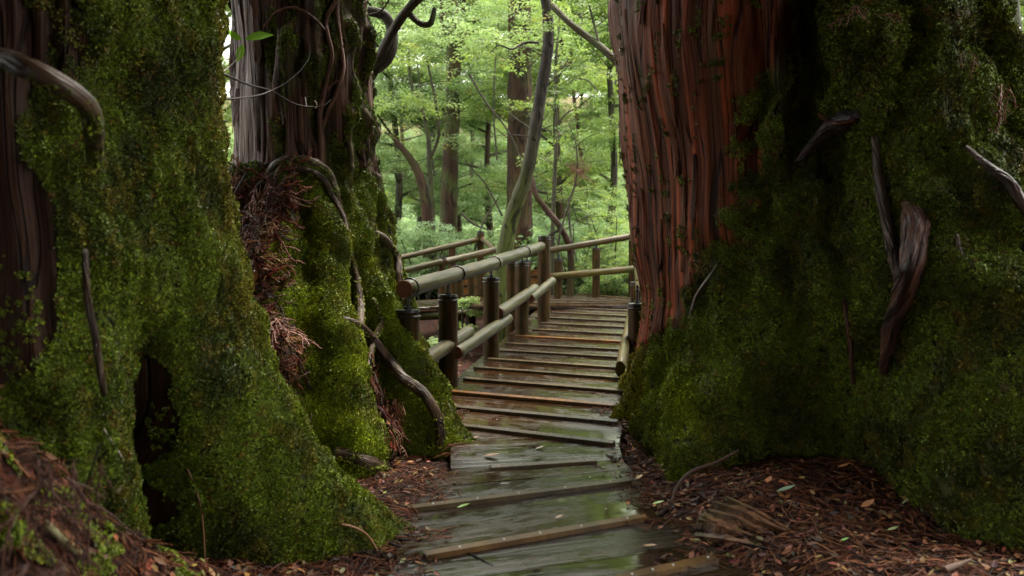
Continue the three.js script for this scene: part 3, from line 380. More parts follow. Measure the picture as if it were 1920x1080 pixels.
// A: near trunk on the left
const cA = V(-2.3, 0, -3.6);
const treeA = thing('giant_cedar', 'huge dark mossy trunk close by with spreading roots and a litter heap at its foot', 'tree', cA);
{
  const mossyA = (t, h) => { const a = t / RAD; return clamp(sstep(lut([[0.2, 4], [0.7, 18], [1.1, 36]], h), lut([[0.2, 16], [0.7, 30], [1.1, 48]], h), a + 8 * N3(h * 1.3, 5, t * 2)) * (1 - 0.97 * sstep(1.0, 0.8, h + 0.1 * N3(h * 6, t * 9, 2)) * sstep(8, 5, Math.abs(a - 64 - 2 * N3(h * 3, 1, 1)))) * (0.85 + 0.15 * N3(a * 0.1, h, 2))); };
  const g = trunkGeo({ c: cA, front: 45, span: 88, cell: 0.016, r: 0.98, h0: -0.15, hd: 3.3, h1: 10, seed: 11, bark: 0.03, flute: 0.05,
    radius: h => lut([[-0.2, 1.1], [0.3, 1.02], [1.0, 0.93], [2, 0.87], [4, 0.84], [10, 0.7]], h), lean: () => [0, 0], mossy: mossyA,
    lobes: [[92, 16, 0.9, 1.75, 2.3], [118, 16, 0.5, 1.2, 1.6], [40, 15, 0.28, 2.0, 1.1], [64, 6.5, -1.0, 1.1, 0.75], [8, 10, -0.3, 2.6, 0.6], [-18, 16, 0.3, 2.4, 0.8], [150, 20, 0.5, 1.2, 1.3], [-80, 25, 0.6, 1.3, 1.3]],
    color: (p, t, h, rid, fine, strip, m) => mixc(barkTone([0.035, 0.015, 0.008], rid, fine, 0, p), [0.035, 0.042, 0.012], m * 0.9) });
  const faceA = mesh('trunk', g, M.bark, treeA); faces.A = faceA;
  const hook = mesh('root', sweep([at(-40, 100, 2.35), at(10, 112, 2.3), at(75, 140, 2.25), at(135, 172, 2.3), at(168, 205, 2.4), at(176, 255, 2.6), at(178, 300, 2.85)], [0.03, 0.034, 0.034, 0.032, 0.03, 0.028, 0.03], { seg: 40, rad: 12, amp: 0.12, freq: 5, col: rootCol([0.03, 0.02, 0.015], [0.1, 0.06, 0.035]) }), M.rootWet, treeA);
  const hang = sweep([at(160, 470, 2.7), at(165, 560, 2.62), at(180, 640, 2.6), at(195, 740, 2.5)], [0.012, 0.014, 0.013, 0.01], { seg: 20, rad: 7, amp: 0.2, col: rootCol([0.02, 0.012, 0.008], [0.05, 0.03, 0.016]) }); mesh('root', hang, M.root, treeA);
  addMoss(treeA, [g, hook.geometry], [270000, 1500], 21, (p, n, gi) => { if (gi) return n.y > 0 && p.x > -1.62 ? 0.8 : 0.05; if (p.y > 3.2 || p.y < -0.1) return 0; const t = thetaOf(p, cA); if (t > 138 || t < -25) return 0; const m = mossyA(t * RAD, p.y); return m > 0.3 ? (0.25 + 0.7 * sstep(-0.5, 0.05, N3(p.x * 7, p.y * 1.6, p.z * 7))) : 0.06 * sstep(0, 0.5, N3(p.x * 5, p.y * 2, p.z * 5)); },
    { drops: 0.014, scale: 0.82, keep: p => p.y < 3 && (t => t > -20 && t < 132)(thetaOf(p, cA)), fresh: p => 0.75 * sstep(80, 105, thetaOf(p, cA)) * sstep(1.6, 0.2, p.y + 0.4 * N3(p.x * 5, p.y * 4, p.z * 5)) * (0.6 + 0.5 * N3(p.x * 6, p.y * 4, p.z * 6)), gold: p => 0.55 * sstep(80, 100, thetaOf(p, cA)) * sstep(0.6, 1.4, p.y) * (0.5 + 0.5 * N3(p.x * 6, p.y * 3, p.z * 6)) });  // bright right rim: partly moss colour, partly rim light painted in
  overCrown(treeA, [[-0.9, 8.6, -2.6, 1.7, 1.6, 2.0, 900], [-4.2, 8.5, -2.6, 4.0, 2.4, 5.0, 2300], [-6, 6.5, -0.5, 3.0, 2.5, 3.6, 1200], [-2.2, 8.5, 0.6, 2.4, 2.2, 2.6, 1300], [-3.4, 6.5, -0.6, 2.4, 2.0, 2.6, 1900], [1.6, 7.5, 2.4, 3.0, 2, 2.6, 1400]], 31);  // crown masses added overhead, out of view, to keep this trunk dark
}
// B: trunk standing on a raised knot of roots
const cB = V(-1.72, 0, -6.4);
const treeB = thing('giant_cedar', 'grey and green trunk standing on a tall heap of mossy twisted roots and red litter', 'tree', cB);
const pocketB = p => { const t = thetaOf(p, cB); return Math.max(sstep(11, 1, t + 9 * N3(p.y * 2.2, 4, p.x * 2)) * sstep(1.95, 1.75, p.y), sstep(6.5, 4, Math.abs(t - 37)) * sstep(0.75, 0.6, p.y)); };
let geoB;
{
  const mossyB = (t, h) => { const a = t / RAD; return clamp(h > 2.05 ? 0.75 * sstep(-20, -4, a + 8 * N3(h * 2, t * 3, 1)) * sstep(-0.5, 0.3, N3(t * 4, h * 1.5, 7)) : 0.9); };
  geoB = trunkGeo({ c: cB, front: 20, span: 105, cell: 0.016, r: 0.75, h0: -0.5, hd: 4.2, h1: 15, seed: 23, bark: 0.02, lump: 0.1, flute: 0.04, dents: [[39, 5, 1.0, 0.22, 0.12], [37, 5, 0.5, 0.3, 0.25], [48, 4, 0.4, 0.16, 0.1], [14, 6, 1.35, 0.2, 0.1]],
    radius: h => lut([[-0.5, 1.0], [0.2, 0.86], [0.9, 0.74], [1.5, 0.64], [1.9, 0.58], [2.3, 0.555], [4, 0.53], [11, 0.4]], h), lean: h => [0.03 * sstep(3, 1, h), 0], mossy: mossyB,
    lobes: [[52, 11, 1.15, 1.85, 1.6], [25, 12, 1.2, 2.0, 1.1], [40, 5, -0.1, 1.9, 0.4], [0, 16, 1.25, 2.05, 1.05], [11, 5, -0.08, 1.9, 0.5], [80, 17, 0.4, 1.6, 1.5], [-38, 20, 0.9, 1.9, 1.1], [110, 18, 0.8, 1.5, 1.6], [-90, 25, 0.7, 1.5, 1.3]],
    color: (p, t, h, rid, fine, strip, m) => { const a = t / RAD; let c = barkTone([0.1, 0.05, 0.035], rid, fine, strip, p); c = mixc(c, mixc([0.09, 0.065, 0.062], [0.36, 0.3, 0.29], sstep(-0.6, 0.8, fine + rid * 0.6)), 0.9 * sstep(-14, -30, a + 5 * N3(h * 3, 2, 2)) * sstep(1.75, 1.95, h)); c = mixc(c, [0.04, 0.048, 0.016], m * 0.8); return mixc(c, [0.05, 0.02, 0.012], pocketB(p)); } });  // left face: pale grey bark with side light painted into the colour
  faces.B = mesh('trunk', geoB, M.bark, treeB);
  const rc = rootCol([0.03, 0.022, 0.017], [0.11, 0.07, 0.05]), roots = [];
  const R = (pts, rr, o = {}) => { const g = sweep(pts, rr, { seg: 44, rad: 12, amp: 0.13, freq: 5, col: rc, ...o }); roots.push(g); mesh('root', g, M.root, treeB); };
  const F = (m, rr, o) => R(along(faces.B, m.map(([x, y, k]) => [x, y, k + 0.03])), rr, o);
  F([[636, 596, -0.02], [662, 604, 0.02], [690, 625, 0.05], [722, 665, 0.08], [752, 705, 0.1], [790, 735, 0.08], [815, 770, 0.06], [826, 812, 0.02], [822, 850, -0.03]], [0.02, 0.026, 0.032, 0.034, 0.038, 0.042, 0.04, 0.036, 0.03]);   // bare root sweeping down
  F([[432, 396, 0], [470, 365, 0.02], [500, 335, 0.03], [560, 316, 0.05], [605, 335, 0.04], [622, 365, 0.03], [645, 410, 0.02], [652, 450, -0.01]], [0.01, 0.014, 0.022, 0.03, 0.027, 0.022, 0.018, 0.012]); // arched root
  F([[490, 335, -0.02], [530, 303, 0.02], [575, 302, 0.03], [612, 322, 0.03], [634, 380, 0.01], [652, 430, -0.02]], [0.02, 0.036, 0.042, 0.036, 0.03, 0.02]);
  F([[690, 430, -0.02], [722, 450, 0.02], [742, 480, 0.03], [748, 520, 0.03], [752, 565, 0.0]], [0.024, 0.034, 0.036, 0.034, 0.026]); // loop by the railing end
  F([[630, 850, -0.03], [690, 868, 0.0], [735, 890, 0.02], [775, 918, 0.03]].concat([[808, 944, 0.0]]), [0.05, 0.055, 0.045, 0.036, 0.022]); // foot running to the batten
  F([[655, 470, -0.02], [668, 520, 0.0], [676, 580, 0.0], [672, 640, -0.02]], [0.02, 0.03, 0.03, 0.02]);
  F([[700, 560, -0.02], [716, 600, 0.0], [700, 640, 0.01], [690, 700, -0.01]], [0.02, 0.026, 0.024, 0.02]);
  addMoss(treeB, [geoB, ...roots], [240000, 500, 300, 2600, 700, 2600, 1500, 1200], 55, (p, n, gi) => { if (gi) return n.y > -0.2 ? 0.85 : 0.25; if (p.y > 4.1) return 0; const t = thetaOf(p, cB); if (t > 128 || t < -70) return 0; const w = pocketB(p); if (p.y > 2.0) { const m = mossyB(t * RAD, p.y); return m * m * 0.75 * sstep(0.0, 0.5, N3(p.x * 9, p.y * 1.6, p.z * 9) + 0.25); } return (1 - w) * (0.12 + 0.88 * sstep(-0.55, 0.0, N3(p.x * 5, p.y * 2.2, p.z * 5) + 0.6 * n.y)); },
    { drops: 0.009, scale: 0.92, keep: p => p.y < 3.9 && (t => t > -65 && t < 122)(thetaOf(p, cB)), fresh: p => sstep(2.0, 1.2, p.y) * (0.42 + 0.55 * N3(p.x * 3, p.y * 2.4, p.z * 3)) });  // brighter lower heap: moss colour plus painted light from above
  geoB.userData.R = 0.56; barkStrips(treeB, geoB, 26, 411, -75, 60, 2.05, 3.4, (t, h) => h < 4 && h > 2.0 && mossyB(t, h) < 0.45, [[0.2, 0.15, 0.14], [0.1, 0.06, 0.045], [0.14, 0.07, 0.05]]);
  overCrown(treeB, [[-3.4, 14, -8, 3.0, 2.4, 3.0, 900]], 32);
}
// C: giant trunk on the right
const cC = V(2.35, 0, -6.05);
const treeC = thing('giant_cedar', 'enormous red barked trunk, half clad in bright moss, bulging over the litter', 'tree', cC);
{
  const edgeC = (a, h) => a + 11 * N3(h * 1.1, 3, 1) + 5 * N3b(h * 5, 1, a * 0.05);
  const mossyC = (t, h) => { const a = t / RAD; const bound = lut([[0, -140], [0.42, -112], [0.62, -80], [0.95, -58], [1.25, -42], [1.8, -36], [3.5, -33]], h); return clamp(sstep(bound - 7, bound + 7, edgeC(a, h))); };
  const g = trunkGeo({ c: cC, front: -18, span: 100, cell: 0.019, r: 1.55, h0: -0.2, hd: 4.0, h1: 16, seed: 37, bark: 0.015, rid: 0.22, flute: 0.07, lump: 0.09, dents: [[62, 26, 3.6, 1.15, 0.75], [-16.5, 5, 1.92, 0.26, 0.32], [-24, 4, 2.7, 0.8, 0.42], [-8, 4, 0.7, 0.35, 0.15]],
    radius: h => lut([[-0.2, 1.32], [0.4, 1.3], [1.0, 1.31], [2.0, 1.42], [3.3, 1.55], [4.5, 1.56], [12, 1.1]], h), lean: h => [0, 0], mossy: mossyC,
    lobes: [[-80, 16, 0.24, 1.15, 1.2], [-46, 17, 0.62, 1.35, 0.95], [-12, 8, -0.05, 1.6, 0.8], [10, 18, 2.0, 3.0, 1.4, 1], [58, 22, 1.2, 2.6, 1.2], [-12, 9, 0.12, 6, 0.3], [-125, 20, 0.3, 1.2, 1.4], [-2, 3.5, -0.12, 1.3, 0.4], [-35, 2.5, -0.07, 9, 0.3]],
    color: (p, t, h, rid, fine, strip, m) => { const a = t / RAD; const pn = N3(a * 0.12, h * 0.5, 3), red = mixc([0.14, 0.036, 0.013], [0.29, 0.058, 0.018], sstep(0.0, 0.6, pn + 0.5 * fine)); let c = barkTone(red, rid, fine, strip * 0.2, p, 0.35); c = mixc(c, [0.1, 0.09, 0.045], 0.5 * sstep(0.2, 0.7, N3b(a * 0.1, h * 1.2, 6)) * sstep(2.2, 2.9, h)); return mixc(c, [0.04, 0.05, 0.014], m * 0.9); } });
  faces.C = mesh('trunk', g, M.bark, treeC);
  const roots = []; const R = (pts, rr, a, b, o = {}, mat = M.rootWet) => { const q = sweep(pts, rr, { seg: 44, rad: 14, amp: 0.16, freq: 5, col: rootCol(a, b), ...o }); roots.push(q); return mesh('root', q, mat, treeC); };
  const dk = [0.03, 0.018, 0.016], pl = [0.13, 0.06, 0.042], rd = [0.16, 0.045, 0.025];
  const F = (m, ...a) => R(along(faces.C, m.map(([x, y, k]) => [x, y, k + 0.035])), ...a);
  F([[1702, 345, -0.2], [1710, 390, -0.06], [1716, 440, 0.03], [1708, 500, 0.07], [1690, 560, 0.07], [1670, 620, 0.06], [1660, 670, 0.04], [1656, 698, 0.02]], [0.035, 0.056, 0.068, 0.064, 0.055, 0.046, 0.038, 0.024], dk, pl, { rad: 20, amp: 0.16, freq: 5 }); // hanging bare root
  F([[1640, 255, -0.03], [1648, 330, 0.0], [1660, 400, 0.02], [1675, 470, 0.02], [1690, 540, 0.0]], [0.02, 0.028, 0.032, 0.034, 0.03], dk, [0.11, 0.075, 0.055]);
  F([[1622, 215, -0.08], [1590, 226, 0.0], [1560, 238, 0.06], [1530, 265, 0.12], [1510, 285, 0.15], [1494, 303, 0.17]], [0.07, 0.06, 0.05, 0.036, 0.024, 0.008], [0.02, 0.015, 0.015], [0.07, 0.05, 0.055], { amp: 0.22 }); // broken snag
  F([[1535, 214, 0.03], [1562, 231, 0.1], [1605, 226, 0.04]], [0.01, 0.014, 0.012], dk, rd, { seg: 16 });
  F([[1812, 275, 0.0], [1850, 310, 0.03], [1890, 340, 0.04], [1915, 380, 0.05], [1960, 440, 0.03]], [0.01, 0.02, 0.026, 0.026, 0.024], [0.03, 0.02, 0.018], [0.1, 0.055, 0.04]);
  F([[1292, 600, 0], [1306, 556, 0.01], [1330, 520, 0.02], [1345, 496, 0.0]], [0.008, 0.014, 0.014, 0.006], dk, [0.12, 0.09, 0.065], { seg: 18 });
  F([[1582, 560, -0.01], [1594, 640, 0.0], [1600, 720, -0.01]], [0.014, 0.016, 0.012], [0.05, 0.022, 0.015], [0.12, 0.05, 0.03]);
  F([[1795, 440, 0.01], [1797, 455, 0.02], [1804, 476, 0.01]], [0.008, 0.01, 0.004], dk, [0.16, 0.1, 0.08], { seg: 10 });
  addMoss(treeC, [g], [330000], 91, (p, n) => { if (p.y > 3.9) return 0; const t = thetaOf(p, cC); if (t > 100 || t < -125) return 0; const m = mossyC(t * RAD, p.y); const bare = (x, y, d, rx, ry) => { const q = at(x, y, d); return 1 - Math.exp(-(((p.x - q.x) / rx) ** 2) - (((p.y - q.y) / ry) ** 2)); };
      const k = m * (0.22 + 0.78 * sstep(-0.5, 0.05, N3(p.x * 6, p.y * 1.7, p.z * 6))) * bare(1580, 300, 4.5, 0.12, 0.2) * bare(1500, 200, 4.6, 0.12, 0.45); return k > 0.12 ? k : 0.05 * sstep(0.2, 0.6, N3(p.x * 6, p.y * 2, p.z * 6)); },
    { drops: 0.011, scale: 1.05, keep: p => p.y < 3.7 && (t => t > -122 && t < 82)(thetaOf(p, cC)), fresh: (p, n) => { const t = thetaOf(p, cC); return (0.8 * sstep(30, 55, t + 14 * N3(p.y * 3, 1, 2)) * sstep(0.6, 1.4, p.y) + 1.0 * sstep(-34, -48, t) * sstep(0.95, 0.4, p.y)) * (0.6 + 0.5 * N3(p.x * 3, p.y * 3, p.z * 3)); }, gold: p => { const t = thetaOf(p, cC); return 0.5 * sstep(-70, -84, t) * sstep(1.3, 0.9, p.y); } });  // vivid upper right and left foot: moss colour plus painted-on light
  g.userData.R = 1.45; barkStrips(treeC, g, 40, 412, -118, -28, 0.75, 3.2, (t, h) => h < 3.7 && mossyC(t, h) < 0.35, [[0.17, 0.048, 0.02], [0.11, 0.034, 0.016], [0.2, 0.048, 0.018], [0.08, 0.028, 0.016], [0.13, 0.05, 0.025]]);
  overCrown(treeC, [[3.0, 15.5, -6.4, 2.2, 1.8, 2.4, 500], [1.3, 9.5, -1.9, 2.2, 1.6, 1.9, 750]], 33);  // lower crown mass added out of view to shade the near trunk
}
// unseen cedars added behind the camera to block light and close the canopy
for (const [x, z, r, lab] of [[-3.8, 2.6, 1.0, 'added dark cedar blocking light behind the viewpoint on the side of the near trunk'], [4.0, 2.4, 1.0, 'added dark cedar blocking light behind the viewpoint on the side of the red trunk'], [0.6, 5.2, 1.0, 'added dark cedar blocking light on the path line behind the viewpoint'], [-7.4, -1.0, 0.9, 'added dark cedar blocking light, hidden beyond the near mossy trunk']]) {
  const t = thing('giant_cedar', lab, 'tree', V(x, 0, z), 'added cedars closing the canopy out of view'); mesh('trunk', sweep([V(x, -0.2, z), V(x, 3, z), V(x + 0.1, 12, z)], [r * 1.3, r, r * 0.6], { seg: 20, rad: 18, amp: 0.06, col: rootCol([0.05, 0.03, 0.02], [0.12, 0.06, 0.04]) }), M.stem, t);
  overCrown(t, [[x, 8.5, z, 5.2, 3.2, 5.0, 2200], [x, 4.4, z + 0.8, 3.0, 2.6, 2.6, 1300]], 40 + x);
}

// ------------------------------------------------------------ the lit forest behind
const sprays = [leafSpray(1, 13, 0.34, 0.085, 0.036), leafSpray(2, 15, 0.4, 0.07, 0.034), leafSpray(3, 11, 0.3, 0.1, 0.04)];
const smallSprays = [leafSpray(5, 15, 0.24, 0.05, 0.024), leafSpray(6, 13, 0.2, 0.056, 0.024)];
const LC = { green: [0.15, 0.25, 0.06], pale: [0.26, 0.36, 0.135], cool: [0.165, 0.28, 0.12], lime: [0.25, 0.34, 0.055], deep: [0.08, 0.14, 0.03], yellow: [0.24, 0.22, 0.05] };
function pads(r, list, n, tone, tone2, flat = 0.22, sc = 1) { // leaf layers: list of {p, r}
  const out = []; for (const L of list) for (let i = 0; i < n * L.r * L.r; i++) { const a = r() * 6.283, k = Math.sqrt(r()) * L.r, p = V(L.p.x + Math.cos(a) * k, L.p.y + (r() - 0.5) * flat * L.r * 2 - 0.12 * k * k / L.r, L.p.z + Math.sin(a) * k * 0.8); const t = r(), c = mixc(tone, tone2, clamp(0.5 + 0.6 * N3(L.p.x, L.p.y, L.p.z) + (t - 0.5) * 0.7)), b = 0.75 + 0.5 * r();
      out.push({ p, q: new THREE.Quaternion().setFromEuler(new THREE.Euler((r() - 0.5) * 0.9, r() * 6.283, (r() - 0.5) * 0.9, 'YXZ')), s: sc * (0.75 + 0.6 * r()), c: (r() < 0.02 ? LC.yellow : c).map(x => x * b) }); } return out;
}
function crown(tree, items, small) { const set = small ? smallSprays : sprays; set.forEach((g, k) => { const it = items.filter((_, i) => i % set.length === k); if (it.length) { const m = instanced('crown', g, M.leaf, it, tree); } }); }
const greyBark = (mossTop = 0.4) => (q, n, t) => { const k = 0.5 + 0.5 * N3(q.x * 3, q.y * 3, q.z * 3), c = mixc([0.025, 0.021, 0.017], [0.075, 0.062, 0.05], k); return mixc(c, [0.05, 0.075, 0.015], clamp(mossTop * (0.6 + 0.6 * N3b(q.x * 4, q.y * 2, q.z * 4)))); };
const brownBark = (m = 0.2) => (q, n, t) => { const k = 0.5 + 0.5 * N3(q.x * 5, q.y * 0.8, q.z * 5), c = mixc([0.016, 0.008, 0.005], [0.06, 0.027, 0.014], k); return mixc(c, [0.055, 0.08, 0.018], clamp(m * (0.4 + N3b(q.x * 2, q.y * 1.5, q.z * 2)))); };
function limb(tree, name, marks, radii, col, o = {}) { return mesh(name, sweep(marks.map(m => at(...m)), radii, { seg: 34, rad: 10, amp: 0.1, freq: 2, col, ...o }), M.stem, tree); }
function grow(label, base, marks, radii, col, o = {}) { const f = at(...marks[0]); const t = thing(o.name || 'tree', label, o.category || 'tree', V(f.x, groundY(f.x, f.z), f.z), o.group);
  const pts = marks.map(m => at(...m)); if (base) pts.unshift(V(f.x + (base[0] || 0), groundY(f.x, f.z) - 0.15, f.z)); mesh('trunk', sweep(pts, radii, { seg: 46, rad: 14, amp: 0.08, freq: 1.6, col, ...o }), M.stem, t); return t; }
function twiggy(t, r, n, marks, len, rr = 0.012) { for (let i = 0; i < n; i++) { const [px, py, d] = marks[Math.floor(r() * marks.length)], a = at(px + (r() - 0.5) * 8, py + (r() - 0.5) * 60, d), an = r() * 6.283, l = len * (0.5 + 0.8 * r()), u = (r() - 0.25) * 0.9; const b = a.clone().add(V(Math.cos(an) * l * 0.5, u * l * 0.5 + 0.1 * l, Math.sin(an) * l * 0.3)), c = b.clone().add(V(Math.cos(an + 0.5) * l * 0.5, u * l * 0.6 - 0.1 * l * r(), Math.sin(an) * l * 0.3)); mesh('twig', sweep([a, b, c], [rr, rr * 0.7, rr * 0.3], { seg: 10, rad: 5, amp: 0.15, col: greyBark(0) }), M.stem, t); } }
const PadAt = (px, py, d, r) => ({ p: at(px, py, d), r });
{
  const r = rng(900);
  // leaning tree by the railing
  const lean = grow('slender grey leaning tree with green mossy foot rising beside the log railing', [0], [[938, 545, 12.2], [945, 480, 12.2], [962, 400, 12.2], [985, 335, 12.1], [1002, 255, 12.0], [1015, 170, 11.9], [1028, 80, 11.8], [1026, 20, 11.7], [1010, -60, 11.6]], [0.2, 0.17, 0.145, 0.125, 0.11, 0.1, 0.095, 0.09, 0.085, 0.08],
    (q, n, t) => { const k = 0.5 + 0.5 * N3(q.x * 5, q.y * 5, q.z * 5), c = mixc([0.02, 0.018, 0.015], [0.06, 0.052, 0.044], k); return mixc(c, [0.065, 0.085, 0.012], 0.85 * clamp(sstep(3.6, 1.5, q.y + 0.5 * N3(q.x * 6, q.y * 2, q.z * 6)))); }, { seg: 70 });
  limb(lean, 'branch', [[1010, 80, 11.9], [985, 80, 11.8], [960, 92, 11.7], [935, 85, 11.6], [918, 100, 11.6]], [0.02, 0.02, 0.016, 0.012, 0.006], greyBark(0.2));
  crown(lean, pads(r, [PadAt(960, 60, 12.4, 0.7), PadAt(905, 120, 12.8, 0.7), PadAt(980, -30, 12, 1.0), PadAt(1000, -90, 11, 1.2), PadAt(900, -120, 10.5, 1.2), PadAt(1060, -160, 10, 1.3), PadAt(940, -260, 9, 1.3)], 70, LC.lime, LC.green, 0.2, 0.8), true);  // upper leaf pads added out of view to shade the rails
  // straight red cedar behind it
  const red = grow('straight reddish brown cedar trunk standing just behind the leaning tree', [0], [[973, 470, 18], [974, 300, 18], [975, 100, 18], [972, -120, 18]], [0.38, 0.3, 0.28, 0.27, 0.26], brownBark(0.35), { rad: 20 });
  crown(red, pads(r, [PadAt(1000, 300, 17.4, 0.55), PadAt(960, 75, 17, 1.3), PadAt(1010, 20, 17.5, 1.2), PadAt(985, 200, 17.3, 0.6)], 60, LC.lime, LC.pale), false);
  // brown mossy trunk to the left of it
  const t3 = grow('upright brown trunk with a mossy foot standing left of the red cedar', [0], [[840, 460, 19], [843, 330, 19], [848, 230, 19], [850, 100, 19], [845, -80, 19]], [0.28, 0.22, 0.2, 0.17, 0.17, 0.15], brownBark(0.7));
  limb(t3, 'branch', [[850, 120, 19], [872, 70, 19.2], [900, 40, 19.4]], [0.09, 0.07, 0.05], brownBark(0.6)); limb(t3, 'branch', [[848, 90, 19], [832, 40, 18.8], [826, -20, 18.6]], [0.08, 0.06, 0.05], brownBark(0.6));
  crown(t3, pads(r, [PadAt(830, 170, 18.4, 1.1), PadAt(880, 150, 18.6, 1.0), PadAt(860, 30, 18.2, 1.5), PadAt(840, 260, 18.3, 0.8), PadAt(905, 60, 19, 1.2)], 55, LC.pale, LC.green));
  // bent broken trunk
  const t4 = grow('bent brown broken trunk with a mossy stump end, leaning over the shrubs', [0], [[802, 430, 17], [795, 360, 17], [780, 315, 17], [755, 280, 17], [733, 255, 17], [722, 248, 17]], [0.15, 0.14, 0.12, 0.12, 0.1, 0.08, 0.02], brownBark(0.25));
  crown(t4, pads(r, [PadAt(735, 245, 16.8, 0.35)], 160, LC.yellow, LC.lime, 0.5, 0.6), true);
  const t5 = grow('slim pale mossy sapling forking beside the bent broken trunk', [0], [[812, 440, 17.5], [806, 330, 17.5], [802, 250, 17.5], [790, 205, 17.6], [772, 160, 17.7], [765, 90, 17.8]], [0.09, 0.075, 0.07, 0.06, 0.05, 0.04, 0.03], greyBark(0.7));
  limb(t5, 'branch', [[806, 300, 17.5], [822, 255, 17.3], [818, 200, 17.2], [800, 110, 17.1]], [0.04, 0.035, 0.03, 0.02], greyBark(0.3)); 
  crown(t5, pads(r, [PadAt(770, 110, 17.4, 1.0), PadAt(800, 60, 17, 1.2), PadAt(760, 190, 17.2, 0.9), PadAt(815, 200, 17, 0.7)], 55, LC.pale, LC.lime));
  // forked grey tree behind the root trunk
  const t6 = grow('smooth grey forked tree reaching out from behind the root covered trunk', [0], [[640, 380, 8.6], [660, 250, 8.6], [685, 160, 8.6], [705, 125, 8.5], [728, 75, 8.4], [755, 30, 8.3], [800, -20, 8.2], [850, -70, 8.1]], [0.12, 0.1, 0.09, 0.085, 0.075, 0.07, 0.06, 0.05, 0.05], greyBark(0.25), { seg: 60 });
  limb(t6, 'branch', [[702, 128, 8.5], [728, 105, 8.5], [735, 60, 8.5], [722, 30, 8.5], [690, 20, 8.5]], [0.075, 0.07, 0.06, 0.055, 0.05], greyBark(0.2)); limb(t6, 'branch', [[765, 22, 8.3], [785, 42, 8.3], [805, 45, 8.3], [815, 15, 8.3]], [0.04, 0.035, 0.035, 0.025], greyBark(0.5)); limb(t6, 'branch', [[692, 28, 8.4], [715, 20, 8.3], [735, -10, 8.2]], [0.012, 0.011, 0.008], greyBark(0.1), { rad: 6 });
  // saplings on the right
  const t7 = grow('thin upright sapling with fine twigs standing right of the leaning tree', [0], [[1036, 440, 15.5], [1040, 330, 15.5], [1043, 240, 15.5], [1041, 140, 15.5], [1050, 20, 15.4]], [0.055, 0.05, 0.042, 0.035, 0.03, 0.02], greyBark(0.4));
  limb(t7, 'branch', [[1042, 245, 15.5], [1060, 215, 15.4], [1085, 200, 15.3], [1110, 180, 15.2]], [0.02, 0.017, 0.013, 0.008], greyBark(0.2)); limb(t7, 'branch', [[1041, 160, 15.5], [1060, 120, 15.4], [1075, 100, 15.3]], [0.018, 0.014, 0.008], greyBark(0.2));
  crown(t7, pads(r, [PadAt(1070, 180, 15, 0.8), PadAt(1045, 70, 15, 1.0), PadAt(1100, 120, 15.2, 1.0), PadAt(1060, 250, 15, 0.6)], 60, LC.lime, LC.green), true);
  const t8 = grow('thin stem carrying a brown clump of dead sprays among the leaves', [0], [[1048, 450, 14.8], [1064, 390, 14.8], [1080, 335, 14.8], [1080, 270, 14.8], [1068, 235, 14.8]], [0.03, 0.026, 0.022, 0.02, 0.016, 0.01], greyBark(0));
  { const it = []; for (let i = 0; i < 46; i++) { const c = at(1086, 322, 14.8); it.push({ p: V(c.x + (r() - 0.5) * 0.2, c.y + (r() - 0.5) * 0.16, c.z + (r() - 0.5) * 0.2), q: new THREE.Quaternion().setFromEuler(new THREE.Euler(r() * 6.28, r() * 6.28, r() * 6.28)), s: 1.0 + r() * 0.6, c: [0.1 + 0.05 * r(), 0.055, 0.03] }); } const im = instanced('dead_sprays', cedarSpray(3, 0.2, 8), M.needle, it, t8); }
  limb(t8, 'branch', [[1066, 395, 14.8], [1070, 440, 14.7], [1082, 490, 14.6]], [0.018, 0.016, 0.014], greyBark(0)); limb(t8, 'branch', [[1080, 275, 14.8], [1100, 258, 14.7], [1125, 248, 14.6]], [0.012, 0.01, 0.006], greyBark(0.1), { rad: 6 });
  const t9 = grow('curved brown stem bowing down to the far railing', [0], [[1068, 465, 14.9], [1050, 425, 14.9], [1022, 390, 15], [1005, 365, 15], [998, 335, 15.1]], [0.08, 0.07, 0.065, 0.06, 0.055, 0.05], brownBark(0.4));
  limb(t9, 'branch', [[1052, 430, 14.9], [1032, 440, 14.9], [1012, 470, 15]], [0.04, 0.03, 0.03], greyBark(0.6));
  const t10 = grow('long grey brown bough slanting behind the top of the red barked trunk', [0], [[1230, 300, 9.5], [1200, 170, 9.6], [1145, 105, 9.8], [1110, 75, 10], [1070, 45, 10.2], [1035, 10, 10.4]], [0.12, 0.1, 0.08, 0.055, 0.05, 0.045, 0.04], brownBark(0.5));
  limb(t10, 'branch', [[1125, 88, 9.9], [1115, 50, 10], [1105, 10, 10]], [0.02, 0.016, 0.012], greyBark(0.3));
  crown(t10, pads(r, [PadAt(1110, 20, 10.6, 0.5), PadAt(1060, 40, 11, 0.5)], 110, LC.lime, LC.green, 0.25, 0.8), true);
  const t11 = grow('mossy upright trunk glimpsed past the edge of the mossy giant', [0], [[1900, 260, 11], [1893, 120, 11], [1885, 0, 11], [1880, -120, 11]], [0.26, 0.22, 0.2, 0.18, 0.17], (q) => mixc([0.03, 0.024, 0.018], [0.05, 0.07, 0.02], 0.5 + 0.5 * N3(q.x * 4, q.y * 3, q.z * 4)));
  crown(t11, pads(r, [PadAt(1925, 60, 13, 1.3), PadAt(1960, 200, 13, 1.2), PadAt(1900, -60, 12.5, 1.3), PadAt(1985, 90, 13, 1.3)], 60, LC.lime, LC.green));
